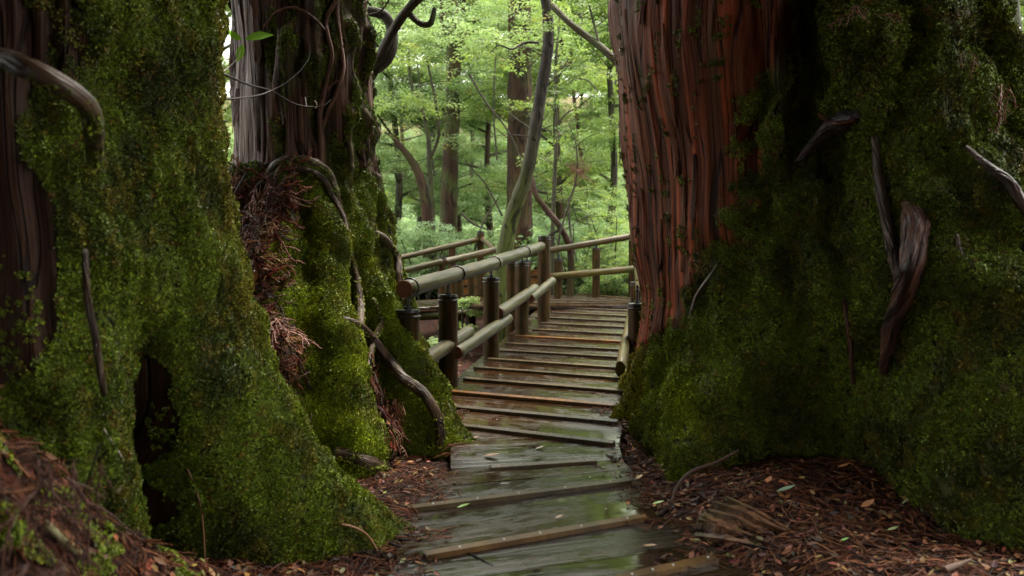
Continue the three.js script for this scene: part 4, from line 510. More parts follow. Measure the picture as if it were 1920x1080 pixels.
  const snag = thing('dead_branch', 'black wet dead branch with two prongs sticking out by the mossy giant', 'branch', at(1880, 150, 5.2)); limb(snag, 'prong', [[1790, 95, 5.4], [1850, 98, 5.2], [1885, 112, 5.1], [1930, 138, 5.0]], [0.03, 0.028, 0.026, 0.022], rootCol([0.02, 0.016, 0.016], [0.06, 0.05, 0.05])); limb(snag, 'prong', [[1800, 160, 5.4], [1860, 158, 5.25], [1930, 162, 5.1]], [0.024, 0.022, 0.02], rootCol([0.02, 0.016, 0.016], [0.06, 0.05, 0.05]));

  twiggy(t3, r, 14, [[848, 230, 19], [845, 330, 19], [850, 120, 19]], 1.6); twiggy(t5, r, 12, [[800, 250, 17.5], [806, 330, 17.5], [780, 170, 17.6]], 1.1); twiggy(t4, r, 8, [[795, 360, 17], [780, 315, 17]], 0.8, 0.01); twiggy(t7, r, 14, [[1041, 330, 15.5], [1043, 240, 15.5], [1041, 140, 15.5]], 1.0, 0.009); twiggy(t8, r, 8, [[1075, 340, 14.8], [1064, 390, 14.8]], 0.7, 0.008); twiggy(t9, r, 8, [[1030, 400, 15], [1050, 425, 14.9]], 0.8, 0.01); twiggy(red, r, 12, [[985, 350, 17.7], [955, 250, 17.7], [990, 150, 17.7]], 1.5); twiggy(lean, r, 10, [[1003, 255, 12], [1015, 170, 11.9], [1028, 80, 11.8]], 0.9, 0.01); twiggy(t10, r, 8, [[1145, 105, 9.8], [1090, 60, 10.1]], 0.6, 0.008);
  // leafy shrubs of the understorey, each on its own stems
  const shrub = (label, px, d, w, h, tone, tone2, n = 70, sc = 0.85) => { const f = at(px, 480, d), y = groundY(f.x, f.z), t = thing('shrub', label, 'shrub', V(f.x, y, f.z), 'shrubs behind the railings');
    for (let i = 0; i < 4; i++) { const a = r() * 6.28; mesh('stem', sweep([V(f.x + Math.cos(a) * 0.08, y - 0.05, f.z + Math.sin(a) * 0.08), V(f.x + Math.cos(a) * w * 0.25, y + h * 0.5, f.z + Math.sin(a) * w * 0.25), V(f.x + Math.cos(a) * w * 0.5, y + h * 0.9, f.z + Math.sin(a) * w * 0.4)], [0.022, 0.016, 0.008], { seg: 10, rad: 6, amp: 0.1, col: greyBark(0.2) }), M.stem, t); }
    const L = []; for (let i = 0; i < 9; i++) { const a = r() * 6.28, k = Math.sqrt(r()) * w * 0.75; L.push({ p: V(f.x + Math.cos(a) * k, y + h * (0.3 + 0.7 * r()), f.z + Math.sin(a) * k * 0.6), r: w * (0.3 + 0.25 * r()) }); } crown(t, pads(r, L, 5.5 * n / (w * w), tone, tone2, 0.35, sc), true); return t; };
  shrub('pale green shrub filling the gap beside the root trunk above the log rail', 755, 16, 1.1, 1.6, LC.cool, LC.pale);
  shrub('bright green shrub below the bent broken trunk', 795, 15.8, 1.0, 1.5, LC.pale, LC.cool);
  shrub('light green shrub at the foot of the upright brown trunk', 845, 16.5, 1.0, 1.4, LC.pale, LC.green);
  shrub('leafy shrub between the brown trunk and the railing corner post', 885, 17, 1.0, 1.3, LC.cool, LC.pale);
  shrub('low dark green shrub at the foot of the red cedar', 960, 17.2, 1.0, 1.0, LC.green, LC.deep);
  shrub('bushy green shrub over the pale peeled rail near the curved stem', 1075, 16.6, 1.2, 1.7, LC.green, LC.cool);
  shrub('spreading green shrub beside the red barked trunk above the rail', 1150, 16.2, 1.3, 1.9, LC.green, LC.lime);
  shrub('lime green shrub behind the pale peeled rail', 1115, 18, 1.3, 2.6, LC.lime, LC.green);
  shrub('fresh green seedling bush growing through the gap under the top rail', 800, 8.6, 0.32, 0.85, LC.lime, LC.pale, 80, 0.6);
  shrub('small leafy sprig twined round a post of the branch walk', 868, 12.0, 0.3, 1.0, LC.lime, LC.green, 70, 0.6);
  shrub('grassy green tuft at the foot of the far posts', 1145, 15.4, 0.6, 0.5, LC.green, LC.lime, 60, 0.7);
  shrub('dim green shrub glimpsed in the slit between the two left trunks', 425, 13, 1.0, 3.6, LC.lime, LC.green, 60);

  // taller trees of the forest wall, row by row
  const rowTree = (label, px, d, h, rad, tone, tone2, lo = 0.15) => { const f = at(px, 480, d), y = groundY(f.x, f.z), t = thing('forest_tree', label, 'tree', V(f.x, y, f.z), 'trees of the forest wall');
    const lx = (r() - 0.5) * 1.5, lz = (r() - 0.5), P = k => V(f.x + lx * k + 0.25 * Math.sin(k * 5 + px), y - 0.2 + (h + 0.2) * k, f.z + lz * k); mesh('trunk', sweep([P(0), P(0.3), P(0.6), P(0.95)], [0.13, 0.1, 0.075, 0.04], { seg: 26, rad: 10, amp: 0.08, col: r() < 0.5 ? greyBark(0.35) : brownBark(0.3) }), M.stem, t);
    const L = []; const nb = 18; for (let i = 0; i < nb; i++) { const k = lo + (1 - lo) * (i + r()) / nb, b = P(k), a = r() * 6.28, l = rad * (0.35 + 0.65 * r()) * (1.1 - 0.5 * k), e = V(b.x + Math.cos(a) * l, b.y + 0.35 * l * (0.4 + r()), b.z + Math.sin(a) * l); mesh('branch', sweep([b, b.clone().lerp(e, 0.5).add(V(0, 0.1 * (r() - 0.3), 0)), e], [0.05, 0.035, 0.012], { seg: 8, rad: 6, amp: 0.12, col: greyBark(0.3) }), M.stem, t); L.push({ p: e, r: rad * (0.28 + 0.22 * r()) }); if (r() < 0.6) L.push({ p: b.clone().lerp(e, 0.55).add(V((r() - 0.5), 0.3 * r(), (r() - 0.5))), r: rad * 0.3 }); }
    crown(t, pads(r, L, d > 35 ? 75 : 150, tone, tone2, 0.24, d > 35 ? 1.6 : 0.95)); };
  const spots = [
    ['hazy pale tree filling the gap left of the forked grey tree', 735, 22, 9, 2.4, LC.pale, LC.green], ['fresh green tree behind the bent broken trunk', 790, 25, 10, 2.6, LC.pale, LC.lime], ['mid green tree behind the upright brown trunk', 870, 23, 9.5, 2.4, LC.green, LC.pale],
    ['tree with sunlit crown behind the red cedar', 920, 26, 10, 2.6, LC.pale, LC.green], ['lime green tree between the leaning tree and the red barked trunk', 1045, 21, 9, 2.3, LC.lime, LC.green], ['green tree close beside the edge of the red barked trunk', 1125, 22, 9.5, 2.4, LC.green, LC.lime],
    ['bright tree whose crown spreads behind the slanting bough', 1095, 40, 13, 3.2, LC.lime, LC.pale], ['distant tree glimpsed left of the root trunk in the narrow slit', 430, 20, 9, 2.4, LC.lime, LC.pale], ['distant hazy tree in the middle of the forest wall', 890, 44, 14, 3.4, LC.pale, LC.green],
    ['distant pale tree high behind the bent broken trunk', 770, 42, 14, 3.4, LC.pale, LC.pale], ['far light green tree behind the thin sapling', 1010, 46, 14, 3.5, LC.pale, LC.lime], ['far tree beyond the bushy shrub on the railing side', 1160, 42, 13, 3.4, LC.green, LC.pale],
    ['far tree whose crown shows past the mossy giant', 1930, 17, 8, 2.4, LC.lime, LC.green], ['bushy tree beyond the far side of the mossy giant', 1985, 15, 9, 2.4, LC.green, LC.lime], ['tall pale tree in the corner gap above the mossy giant', 1905, 24, 13, 3.2, LC.pale, LC.green], ['furthest tree on the slope behind the brown trunk', 835, 54, 15, 3.8, LC.pale, LC.green], ['furthest tree on the slope behind the red cedar', 965, 56, 15, 3.8, LC.green, LC.pale], ['furthest tree on the slope beside the red barked trunk', 1080, 56, 15, 3.8, LC.pale, LC.green], ['furthest tree on the slope beside the root trunk', 715, 55, 15, 3.8, LC.green, LC.pale]];
  for (const s of spots) rowTree(...s);
  // thin bare stems and dead sticks that stand in the undergrowth
  [['dead leaning stick crossing the shrubs left of the red cedar', [[890, 470, 16.5], [905, 420, 16.5], [935, 370, 16.5]], 0.022], ['thin dead stem slanting down towards the foot of the red cedar', [[942, 405, 16.8], [910, 345, 16.8], [870, 300, 16.8]], 0.02], ['dark dead stick lying across the shrub by the corner post', [[865, 400, 16], [885, 418, 16], [918, 432, 16]], 0.024],
   ['tall thin dark sapling left of the red cedar', [[932, 300, 17], [926, 220, 17], [928, 130, 17], [935, 40, 17]], 0.018], ['slim twiggy stem left of the upright brown trunk', [[815, 330, 18], [788, 160, 18], [780, 100, 18]], 0.02], ['thin twisted dark stem near the top of the red barked trunk', [[1120, 170, 15], [1100, 150, 15], [1072, 150, 15], [1070, 165, 15]], 0.012],
   ['slender stem rising behind the pale rail', [[1075, 480, 15.6], [1068, 410, 15.6], [1066, 370, 15.6]], 0.016], ['fine arched twig above the red cedar', [[880, 140, 16], [910, 190, 16], [955, 250, 16], [985, 320, 16]], 0.02]].forEach(([lab, m, rr]) => { const pts = m.map(q => at(...q)), g = sweep(pts, [rr * 1.2, rr, rr * 0.6], { seg: 20, rad: 7, amp: 0.12, col: greyBark(0.15) }); solo('dead_branch', g, M.stem, lab, 'branch'); });
}

{ // ground cover on the slope behind: ferns and seedlings, one mass
  const r = rng(4321), a = [[], []]; for (let i = 0; i < 26000; i++) { const d = 16.5 + 45 * Math.pow(r(), 1.6), x = (r() * 2 - 1) * (3 + d * 0.42) + 0.3, z = -d, y = groundY(x, z), hgt = (0.15 + 0.9 * Math.pow(r(), 2)) * clamp(0.45 + 0.9 * N3(x * 0.35, 2, z * 0.35) + 0.01 * d, 0.1, 1.4); const c = mixc(mixc(LC.green, LC.pale, clamp(0.5 + N3(x * 0.3, 5, z * 0.3))), LC.cool, r() * 0.6), b = 0.75 + 0.5 * r();
    a[i % 2].push({ p: V(x, y + hgt, z), q: new THREE.Quaternion().setFromEuler(new THREE.Euler((r() - 0.5) * 1.0, r() * 6.283, (r() - 0.5) * 1.0, 'YXZ')), s: (1.1 + r()) * (0.9 + d * 0.015), c: c.map(v => v * b) }); }
  a.forEach((it, k) => tag(instanced('undergrowth', sprays[k], M.leaf, it, scene), ['pale green leafy undergrowth carpeting the slope behind the railings', 'mixed seedlings and fern fronds carpeting the slope behind the railings'][k], 'undergrowth'));
}

// ------------------------------------------------------------ litter
const bits = [cedarSpray(11, 0.16, 6, 1.7), cedarSpray(12, 0.12, 5, 1.9), cedarSpray(13, 0.2, 6, 1.6)], cords = [cedarSpray(21, 0.2, 5, 2.2), cedarSpray(22, 0.16, 4, 2.5), cedarSpray(23, 0.24, 5, 2.0)];
const twigBit = (() => { const g = sweep([V(-0.05, 0, 0), V(0, 0.006, 0.004), V(0.06, 0, -0.004)], [0.0022, 0.0026, 0.0016], { seg: 4, rad: 4, cap: false }); g.deleteAttribute('uv'); return g; })();
const dryLeaf = (() => { const g = leafGeo(0.055, 0.026, 0.35, -0.25); g.translate(-0.027, 0, 0); return g; })();
const LT = [[0.1, 0.03, 0.014], [0.06, 0.02, 0.011], [0.13, 0.042, 0.018], [0.03, 0.016, 0.011], [0.16, 0.065, 0.025]], LV = [[0.26, 0.12, 0.045], [0.17, 0.07, 0.03], [0.3, 0.18, 0.08], [0.1, 0.045, 0.025], [0.06, 0.035, 0.025]];
const groundN = (x, z) => V(groundY(x - 0.04, z) - groundY(x + 0.04, z), 0.08, groundY(x, z - 0.04) - groundY(x, z + 0.04)).normalize();
const pick = (r, a) => a[Math.floor(r() * a.length)];
{
  const r = rng(1234), sp = [[], [], []], tw = [], lv = [];
  const drop = (p, n, k = 1) => { const u = r(), c = pick(r, LT), b = 0.7 + 0.6 * r(); if (u < 0.42) sp[Math.floor(r() * 3)].push({ p: p.clone().addScaledVector(n, 0.004 + 0.012 * r()), q: orient(n, r, 0.22, 0), s: k * (0.4 + 0.55 * r()), c: c.map(x => x * b) }); else if (u < 0.76) tw.push({ p: p.clone().addScaledVector(n, 0.003 + 0.01 * r()), q: orient(n, r, 0.25, 0), s: k * (0.6 + 0.9 * r()), c: c.map(x => x * b) }); else lv.push({ p: p.clone().addScaledVector(n, 0.008 + 0.008 * r()), q: orient(n, r, 0.35, 0), s: k * (0.45 + 0.6 * r()), c: pick(r, LV).map(x => x * (0.5 + 0.6 * r())) }); };
  const area = (x0, x1, z0, z1, n, ok) => { for (let i = 0; i < n; i++) { const x = mix(x0, x1, r()), z = mix(z0, z1, r()); if (!ok(x, z)) continue; drop(V(x, groundY(x, z), z), groundN(x, z)); } };
  area(0.35, 3.4, -5.4, -2.4, 14000, (x, z) => x > axis(z) + 0.52 + 0.09 * N3(x * 3, 1, z * 5));
  area(-1.6, -0.2, -5.6, -2.6, 3600, (x, z) => x < axis(z) - 0.52 + 0.14 * N3(x * 3, 1, z * 4));
  for (let i = 0; i < 1500; i++) { const z = mix(-6.2, -3.2, r()), side = r() < 0.6 ? -1 : 1, x = axis(z) + side * (0.42 + 0.3 * Math.sqrt(r())), y = Math.max(groundY(x, z), deckY(z) - 0.01); if (N3(x * 2.5, 4, z * 2.5) > -0.1) drop(V(x, y + 0.004, z), V(0, 1, 0), 0.9); }
  area(-2.3, -0.7, -3.3, -1.3, 5200, () => true);
  area(-2.2, 0.8, -13, -6, 3500, (x, z) => x < axis(z) - 0.75);
  area(0.4, 3.5, -18, -14, 1600, () => true);
  const heap = sp.map((it, k) => it); heap.forEach((it, k) => tag(instanced('cedar_litter', bits[k], M.needle, it, scene), ['reddish brown cedar needle litter strewn over the forest floor', 'short rusty cedar sprigs strewn over the forest floor', 'long rusty cedar sprays strewn over the forest floor'][k], 'litter'));
  tag(instanced('twig_litter', twigBit, M.needle, tw, scene), 'fine dark twigs scattered through the forest litter', 'litter'); tag(instanced('leaf_litter', dryLeaf, M.needle, lv, scene), 'small tan dead leaves scattered through the forest litter', 'litter');
  // litter caught in the pockets of the root heap
  const it = [[], [], []]; sampleSurface(geoB, 60000, 77, (p, n, q) => { if (p.y > 1.95 || q() > pocketB(p) * 0.15) return null; it[Math.floor(q() * 3)].push({ p: p.clone().addScaledVector(n, 0.006 + 0.022 * q()), q: orient(n, q, 0.22, 0.05), s: 0.55 + 0.8 * q(), c: pick(q, LT).map(x => x * (0.7 + 0.7 * q())) }); return null; }, p => p.y < 1.95 && (t => t > -60 && t < 25)(thetaOf(p, cB)));
  it.forEach((a, k) => { const m = instanced('caught_litter', cords[k], M.needle, a, treeB); });
  { const a = [], b = []; sampleSurface(geoB, 30000, 78, (p, n, q) => { if (p.y > 1.95 || q() > pocketB(p) * 0.12) return null; (q() < 0.6 ? a : b).push({ p: p.clone().addScaledVector(n, 0.02 + 0.03 * q()), q: orient(n, q, 0.5, 0.1), s: 0.8 + 1.3 * q(), c: (q() < 0.5 ? pick(q, LV) : pick(q, LT)).map(x => x * (0.5 + 0.7 * q())) }); return null; }, p => p.y < 1.95 && (t => t > -60 && t < 45)(thetaOf(p, cB))); instanced('caught_twigs', twigBit, M.needle, a, treeB); instanced('caught_leaves', dryLeaf, M.needle, b, treeB); }
  { // moss creeping over the litter heap
    const m = [[], [], []]; for (let i = 0; i < 26000; i++) { const x = mix(-2.2, -0.6, r()), z = mix(-3.1, -1.4, r()), k = N3(x * 4, 3, z * 4) + 0.5 * N3b(x * 11, 2, z * 11); if (k < 0.62) continue; const n = groundN(x, z); m[i % 3].push({ p: V(x, groundY(x, z) + 0.008 + 0.012 * r(), z), q: orient(n, r, 0.4, 0), s: 0.6 + 0.5 * r(), c: mossColor(V(x, 0, z), r, 0.2) }); } m.forEach((it, k) => tag(instanced('moss', tufts[k], M.moss, it, scene), ['dark green moss creeping over the litter heap', 'tufted moss scattered over the litter heap', 'low flat moss patches on the litter heap'][k], 'moss')); }
  // hanging fans of dead cedar spray
  const fan = (label, px, py, d, n, len, spread, tilt, face, tone = [0.16, 0.05, 0.022]) => { const gs = []; const c = at(px, py, (face && onFace(face, px, py, 0.02, 8)) || d); for (let i = 0; i < n; i++) { const g = cedarSpray(60 + i, len * (0.7 + 0.5 * r()), 7, 1.7); g.rotateX((r() - 0.5) * 2); g.rotateZ(tilt + (r() - 0.5) * 0.8); g.rotateY((r() - 0.5) * spread - Math.PI / 2); g.translate(c.x + (r() - 0.5) * 0.1, c.y + (r() - 0.5) * 0.05, c.z + 0.03 + 0.05 * r()); gs.push(g); } const m = solo('dead_cedar_spray', mergeGeometries(gs), std({ color: rgb(...tone), roughness: 0.55 }), label, 'dead spray'); };
  fan('big rust red dead cedar spray hanging in the root hollow above the boardwalk', 742, 752, 4.55, 13, 0.34, 2.8, -0.95, faces.B);
  fan('rust red dead cedar spray drooping from the arched root', 495, 345, 5.25, 7, 0.32, 1.6, -0.8, faces.B);
  fan('tangled rust red dead cedar spray in the pocket below the arched root', 480, 430, 5.2, 12, 0.3, 3.0, -0.6, faces.B);
  fan('dead cedar spray lying lower down the litter slope between the trunks', 515, 600, 4.9, 10, 0.3, 3.0, -0.5, faces.B);
  fan('small dead cedar spray at the foot of the root by the batten', 820, 925, 4.35, 8, 0.2, 3.0, -0.5);
  fan('dead cedar spray on the litter heap at the foot of the near trunk', 110, 870, 2.1, 7, 0.2, 2.5, -1.0, null, [0.075, 0.024, 0.012]);
  fan('dead cedar spray hanging by the edge of the litter heap and moss', 175, 850, 2.15, 5, 0.17, 1.0, -1.3, null, [0.075, 0.024, 0.012]);
  fan('dry orange cedar spray low in the corner of the litter heap', 110, 1050, 1.75, 9, 0.2, 2.5, -0.3, null, [0.075, 0.024, 0.012]);
  fan('little curled dead spray caught on the near mossy trunk', 240, 985, 2.3, 5, 0.1, 3, -0.6, faces.A);
  fan('brown dead spray hanging high on the mossy giant', 1865, 165, 4.3, 4, 0.22, 0.6, -1.4, faces.C);
  fan('slim tan dead spray on the upper moss of the giant', 1800, 110, 4.25, 3, 0.14, 0.4, -1.5, faces.C);
  fan('dead spray sprawling over the top hollow of the mossy giant', 1600, 22, 4.45, 5, 0.2, 2.6, -0.2, faces.C);
  // sticks, roots and strips
  M.twigBrown = std({ color: rgb(0.06, 0.03, 0.02), specularIntensity: 0.3, roughness: 0.5, bumpMap: rep(logBump, 4, 4), bumpScale: 0.004 });
  const stick = (name, label, marks, rr, mat = M.stick, cat = 'stick') => solo(name, sweep(marks.map(m => m.isVector3 ? m : at(...m)), rr, { seg: 26, rad: 8, amp: 0.14, freq: 6 }), mat, label, cat);
  const gd = (px, py, l = 0.02) => { let lo = 1, hi = 12; for (let i = 0; i < 40; i++) { const m = (lo + hi) / 2, p = at(px, py, m); if (p.y > groundY(p.x, p.z) + l) lo = m; else hi = m; } return [px, py, lo]; };
  stick('root_strand', 'dark bare root running from the mossy giant down to the boardwalk edge', [[1385, 845, 4.45], [1340, 868, 4.4], [1295, 885, 4.35], [1268, 915, 4.3], gd(1258, 945, 0.01), gd(1228, 975, 0.01), gd(1222, 1000, 0.012)], [0.006, 0.01, 0.01, 0.009, 0.008, 0.007, 0.004], M.twigBrown, 'root');
  stick('twig', 'long thin dark twig curving over the litter and down across the planks', [gd(712, 1005), gd(760, 1012), gd(820, 1020, 0.05), gd(880, 1038, 0.1), gd(925, 1062, 0.09)], [0.006, 0.006, 0.005, 0.004], M.twigDark, 'twig');
  stick('twig', 'second dark twig lying beside the litter at the batten end', [gd(712, 1012), gd(750, 1024), gd(800, 1022)], [0.005, 0.005, 0.003], M.twigDark, 'twig');
  stick('twig', 'curled dark twig below the broken wood lump', [gd(1310, 1030), gd(1360, 1018), gd(1410, 1022), gd(1440, 1030)], [0.006, 0.006, 0.004], M.twigDark, 'twig');
  stick('stick', 'pointed brown stick lying near the foot of the giant at the frame edge', [gd(1770, 1070), gd(1800, 1058, 0.03), gd(1822, 1048, 0.05)], [0.016, 0.014, 0.004]);
  stick('stick', 'straight brown stick lying across the litter heap', [gd(-20, 826, 0.03), gd(90, 824, 0.05), gd(185, 822, 0.05)], [0.009, 0.008, 0.006]);
  stick('stick', 'stout reddish stub standing up in the litter heap', [gd(36, 770, 0.0), gd(44, 790, 0.04), gd(50, 815, 0.04)], [0.016, 0.016, 0.013]);
  stick('stick', 'pale green rotten stick low on the litter heap', [gd(85, 980, 0.03), gd(115, 1010, 0.03), gd(150, 1038, 0.03)], [0.011, 0.012, 0.009], std({ color: rgb(0.2, 0.18, 0.08), roughness: 0.6 }));
  stick('twig', 'thin grey twig leaning against the near mossy trunk', along(faces.A, [[195, 805, 0.03], [230, 860, 0.04], [262, 922, 0.03]]), [0.003, 0.0035, 0.004], M.twigPale, 'twig');
  stick('twig', 'grey twig rising from the litter heap to the moss', [gd(150, 960, 0.03), [165, 900, 2.2], [190, 830, 2.22]], [0.004, 0.004, 0.003], M.twigDark, 'twig');
  stick('vine', 'orange wiry tendril crossing the foot of the near trunk', along(faces.A, [[575, 985, 0.02], [640, 983, 0.02], [685, 1000, 0.02], [715, 1045, 0.02]]), [0.004, 0.005, 0.005, 0.004], std({ color: rgb(0.22, 0.1, 0.04), roughness: 0.5 }), 'vine');
  stick('vine', 'thin brown tendril hanging beside the dark cleft of the near trunk', along(faces.A, [[352, 880, 0.02], [365, 910, 0.02], [378, 960, 0.02], [385, 1060, 0.02]]), [0.003, 0.004, 0.004, 0.003], std({ color: rgb(0.2, 0.09, 0.035), roughness: 0.5 }), 'vine');
  // climbers on the root trunk
  const vine = thing('climbing_vine', 'two brown woody climbers twisting up the face of the root trunk', 'vine', at(600, 250, 5.75));
  const vc = rootCol([0.06, 0.03, 0.02], [0.2, 0.11, 0.08]);
  const VS = (m, rr) => mesh('stem', sweep(along(faces.B, m.map(([x, y]) => [x, y, 0.045])), rr, { seg: 40, rad: 8, amp: 0.1, freq: 5, col: vc }), M.root, vine);
  VS([[604, 330, 5.62], [602, 260, 5.68], [600, 210, 5.7], [612, 150, 5.7], [622, 105, 5.7], [613, 60, 5.72], [612, 35, 5.72], [630, 0, 5.72], [640, -40, 5.75]], [0.024, 0.022, 0.02, 0.018, 0.018, 0.017]);
  VS([[600, 255, 5.68], [615, 210, 5.66], [630, 175, 5.66], [643, 130, 5.66], [637, 70, 5.68], [632, 20, 5.7], [636, -40, 5.7]], [0.014, 0.015, 0.018, 0.018, 0.017, 0.016]);
  VS([[608, 55, 5.7], [590, 35, 5.68], [552, 14, 5.7], [520, 22, 5.75], [495, 50, 5.82]], [0.011, 0.011, 0.01, 0.008]);
  VS([[612, 170, 5.66], [622, 158, 5.64], [636, 152, 5.64]], [0.012, 0.012, 0.01]);
  // bare twigs reaching in front of the root trunk
  const tw2 = thing('bare_twig', 'long bare twigs reaching from the near trunk across the root trunk', 'twig', at(420, 140, 4.2)); const TW = (m, rr, mat) => mesh('shoot', sweep(m.map(q => at(...q)), rr, { seg: 24, rad: 6, amp: 0.1 }), mat, tw2);
  TW([[395, 125, 3.8], [420, 139, 4.2], [470, 160, 4.6], [512, 172, 4.8], [545, 192, 4.9], [575, 200, 5.0], [605, 199, 5.05], [620, 188, 5.1]], [0.011, 0.009, 0.007, 0.006, 0.005, 0.003], M.twigDark); TW([[395, 186, 3.8], [450, 184, 4.3], [505, 172, 4.7], [545, 150, 4.8], [572, 122, 4.85], [582, 100, 4.9], [582, 78, 4.9]], [0.007, 0.006, 0.005, 0.004, 0.002], M.twigDark); TW([[575, 200, 5.0], [572, 182, 5.0]], [0.003, 0.003], M.twigPale); TW([[592, 203, 5.0], [594, 195, 5.0], [590, 189, 5.0]], [0.003, 0.003], M.twigPale);
  const tw3 = thing('bare_twig', 'small dark forked twigs at the left foot of the root trunk', 'twig', at(430, 310, 5)); for (const m of [[[405, 285, 4.6], [430, 305, 4.9], [462, 325, 5.1]], [[462, 325, 5.1], [450, 345, 5.1], [436, 372, 5.2]], [[415, 350, 4.8], [432, 368, 5.0], [440, 392, 5.1]], [[424, 298, 4.8], [428, 286, 4.8]]]) mesh('shoot', sweep(m.map(q => at(...q)), [0.006, 0.005, 0.003], { seg: 12, rad: 6, amp: 0.15 }), M.twigDark, tw3);
  // green sprig from the near trunk
  const sprig = thing('leafy_sprig', 'sprig with three glossy bright green leaves in front of the root trunk', 'sprig', at(440, 110, 4.0)); mesh('stem', sweep([at(408, 140, 3.8), at(430, 125, 3.95), at(447, 105, 4.0), at(455, 75, 4.0)], [0.004, 0.003, 0.002], { seg: 12, rad: 6 }), M.twigPale, sprig);
  const bigLeaf = (px, py, ang, len) => { const g = leafGeo(len, len * 0.42, 0.15, 0.2); g.rotateX(1.1); g.rotateZ(ang); const p = at(px, py, 4.0); g.translate(p.x, p.y, p.z); mesh('leaf', g, M.sprig, sprig); };
  M.sprig = std({ color: rgb(0.2, 0.42, 0.03), roughness: 0.35, transmission: 0.5, thickness: 0 }); bigLeaf(458, 74, 0.3, 0.15); bigLeaf(454, 74, 2.7, 0.1); bigLeaf(456, 82, -1.9, 0.1);
  // pieces lying on the planks
  const fl = (label, px, py, ang, len, col, lift = 0.006) => { const g = leafGeo(len, len * 0.42, 0.3, -0.2); g.rotateY(ang); const p = onDeck(px, py, lift); g.translate(p.x, p.y, p.z); solo('fallen_leaf', g, std({ color: rgb(...col), roughness: 0.4 }), label, 'leaf'); };
  fl('fresh green fallen leaf on the second near batten', 856, 952, 0.4, 0.075, [0.16, 0.3, 0.03], 0.035); fl('green fallen leaf on the wet plank below the short batten', 1118, 880, 0.3, 0.06, [0.13, 0.27, 0.04]); fl('pinkish brown leaf on the plank beside the mossy root foot', 905, 855, -0.2, 0.12, [0.3, 0.15, 0.09]); fl('curled brown leaf in the middle of the dark plank', 1003, 842, 0.5, 0.08, [0.16, 0.09, 0.06]); fl('tan leaf lying on the near plank by the twig loop', 1205, 1022, -0.5, 0.07, [0.4, 0.22, 0.09]);
  fl('tan leaf on the plank between the two near battens', 1040, 972, 0.6, 0.06, [0.3, 0.18, 0.09]); fl('dark red leaf at the plank edge under the mossy giant', 1135, 848, -0.9, 0.13, [0.13, 0.04, 0.03]); fl('yellowish leaf in the litter at the edge of the planks', 1192, 898, 0.8, 0.07, [0.4, 0.28, 0.12], 0.05); fl('pale green torn leaf in the litter beside the planks', 1222, 945, 0.2, 0.07, [0.3, 0.42, 0.12], 0.06); fl('brown crumpled leaf near the root foot on the plank', 878, 824, 0.5, 0.09, [0.2, 0.11, 0.07]);
  const gl = (label, px, py, ang, len, col) => { const g = leafGeo(len, len * 0.45, 0.35, -0.3); g.rotateY(ang); const q = gd(px, py, 0.02), p = at(...q); g.translate(p.x, p.y + 0.01, p.z); solo('fallen_leaf', g, std({ color: rgb(...col), roughness: 0.45 }), label, 'leaf'); };
  gl('greyish green leaf on the litter above the broken wood lump', 1455, 925, 0.1, 0.11, [0.16, 0.24, 0.15]); gl('orange brown leaf on the litter below the mossy giant', 1570, 880, 0.2, 0.08, [0.45, 0.2, 0.07]); gl('orange leaf sticking up behind the broken wood lump', 1437, 908, 0.9, 0.07, [0.4, 0.16, 0.06]); gl('tan leaf standing beside the mossy end of the wood lump', 1333, 1025, 1.4, 0.07, [0.45, 0.25, 0.1]); gl('tan folded leaf in the open litter right of the wood lump', 1615, 955, 0.5, 0.1, [0.34, 0.15, 0.06]); gl('small pale green leaf by the thin stick on the litter', 1663, 998, 0.1, 0.06, [0.3, 0.36, 0.16]); gl('small bright green leaf below the wood lump', 1576, 1018, 0.2, 0.04, [0.2, 0.4, 0.1]);
  gl('pale grey leaf lying on the litter heap', 60, 935, 0.6, 0.06, [0.38, 0.36, 0.33]); gl('cream torn leaf beside the grey leaf on the litter heap', 100, 948, 0.3, 0.055, [0.42, 0.4, 0.26]); gl('cream narrow leaf low on the litter heap', 112, 970, 1.4, 0.04, [0.45, 0.42, 0.25]);
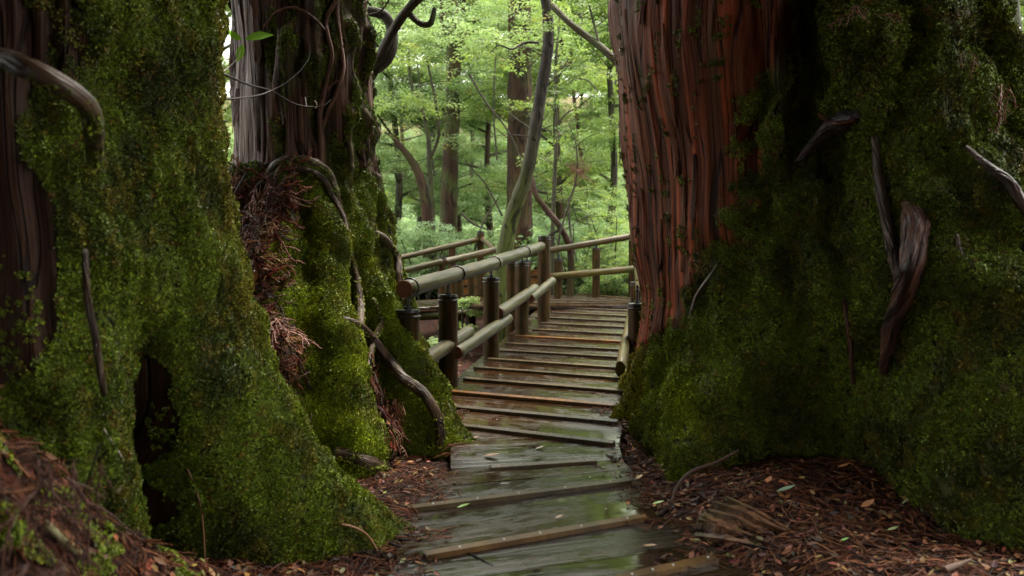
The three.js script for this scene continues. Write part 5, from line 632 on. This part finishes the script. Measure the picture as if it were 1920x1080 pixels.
  const ml = thing('fallen_leaf', 'small cream leaf caught in the moss of the near trunk', 'leaf', at(222, 922, 2.18)); { const g = leafGeo(0.03, 0.016, 0.3, 0); g.rotateX(0.9); g.rotateZ(0.6); const p = at(216, 924, 2.16); g.translate(p.x, p.y, p.z); mesh('blade', g, std({ color: rgb(0.55, 0.5, 0.3), roughness: 0.5 }), ml); }
  // broken lump of old wood with moss
  const lump = thing('broken_wood', 'split lump of old grainy wood with a mossy end on the litter', 'wood', at(...gd(1410, 1000, 0))); const base = at(...gd(1400, 1005, 0.0)), dir = V(0.62, -0.05, 0.52).normalize(), gs = [];
  for (let i = 0; i < 13; i++) { const t = i / 12, L = 0.12 + 0.2 * t + 0.2 * r() * r(), off = V(-0.17 + 0.25 * t + 0.05 * (r() - 0.5), 0, 0.03 - 0.16 * t + 0.07 * (r() - 0.5)), dj = dir.clone().add(V(0.3 * (r() - 0.5), 0, 0.3 * (r() - 0.5))).normalize(), a = base.clone().add(off).addScaledVector(dj, -0.1 - 0.07 * r()), b = a.clone().addScaledVector(dj, L); a.y = groundY(a.x, a.z) + 0.02 + 0.07 * t + 0.05 * r(); b.y = groundY(b.x, b.z) + 0.005 + 0.02 * r(); const w = 0.014 + 0.022 * r();
    let g = sweep([a, a.clone().lerp(b, 0.5).add(V(0, 0.012 * r(), 0)), b], [w * (0.5 + 0.5 * r()), w * 1.1, w * 0.25], { seg: 16, rad: 5 + (i % 2), amp: 0.16, freq: 14, seed: i * 3, flat: 1.5, col: (q, n, tt) => mixc([0.025, 0.013, 0.008], mixc([0.17, 0.075, 0.032], [0.1, 0.07, 0.03], sstep(0.6, 0.1, tt)), clamp(0.5 + 0.7 * N3(q.x * 60 - q.z * 60, q.y * 50, (q.x + q.z) * 5))) }); g = g.toNonIndexed(); g.computeVertexNormals(); g.setIndex([...Array(g.attributes.position.count).keys()]); gs.push(g); mesh('splinter', g, M.woodChunk, lump); }
  addMoss(lump, gs, gs.map((_, i) => i < 5 ? 900 : 200), 606, (p, n, gi) => n.y > 0.1 ? 0.75 * sstep(0.1, 0.4, N3(p.x * 9, p.y * 9, p.z * 9) + 0.25 * (gi < 3 ? 1 : 0)) : 0, { drops: 0.0, scale: 0.5, fresh: () => 0.0 });
}
renderer.render(scene, camera);
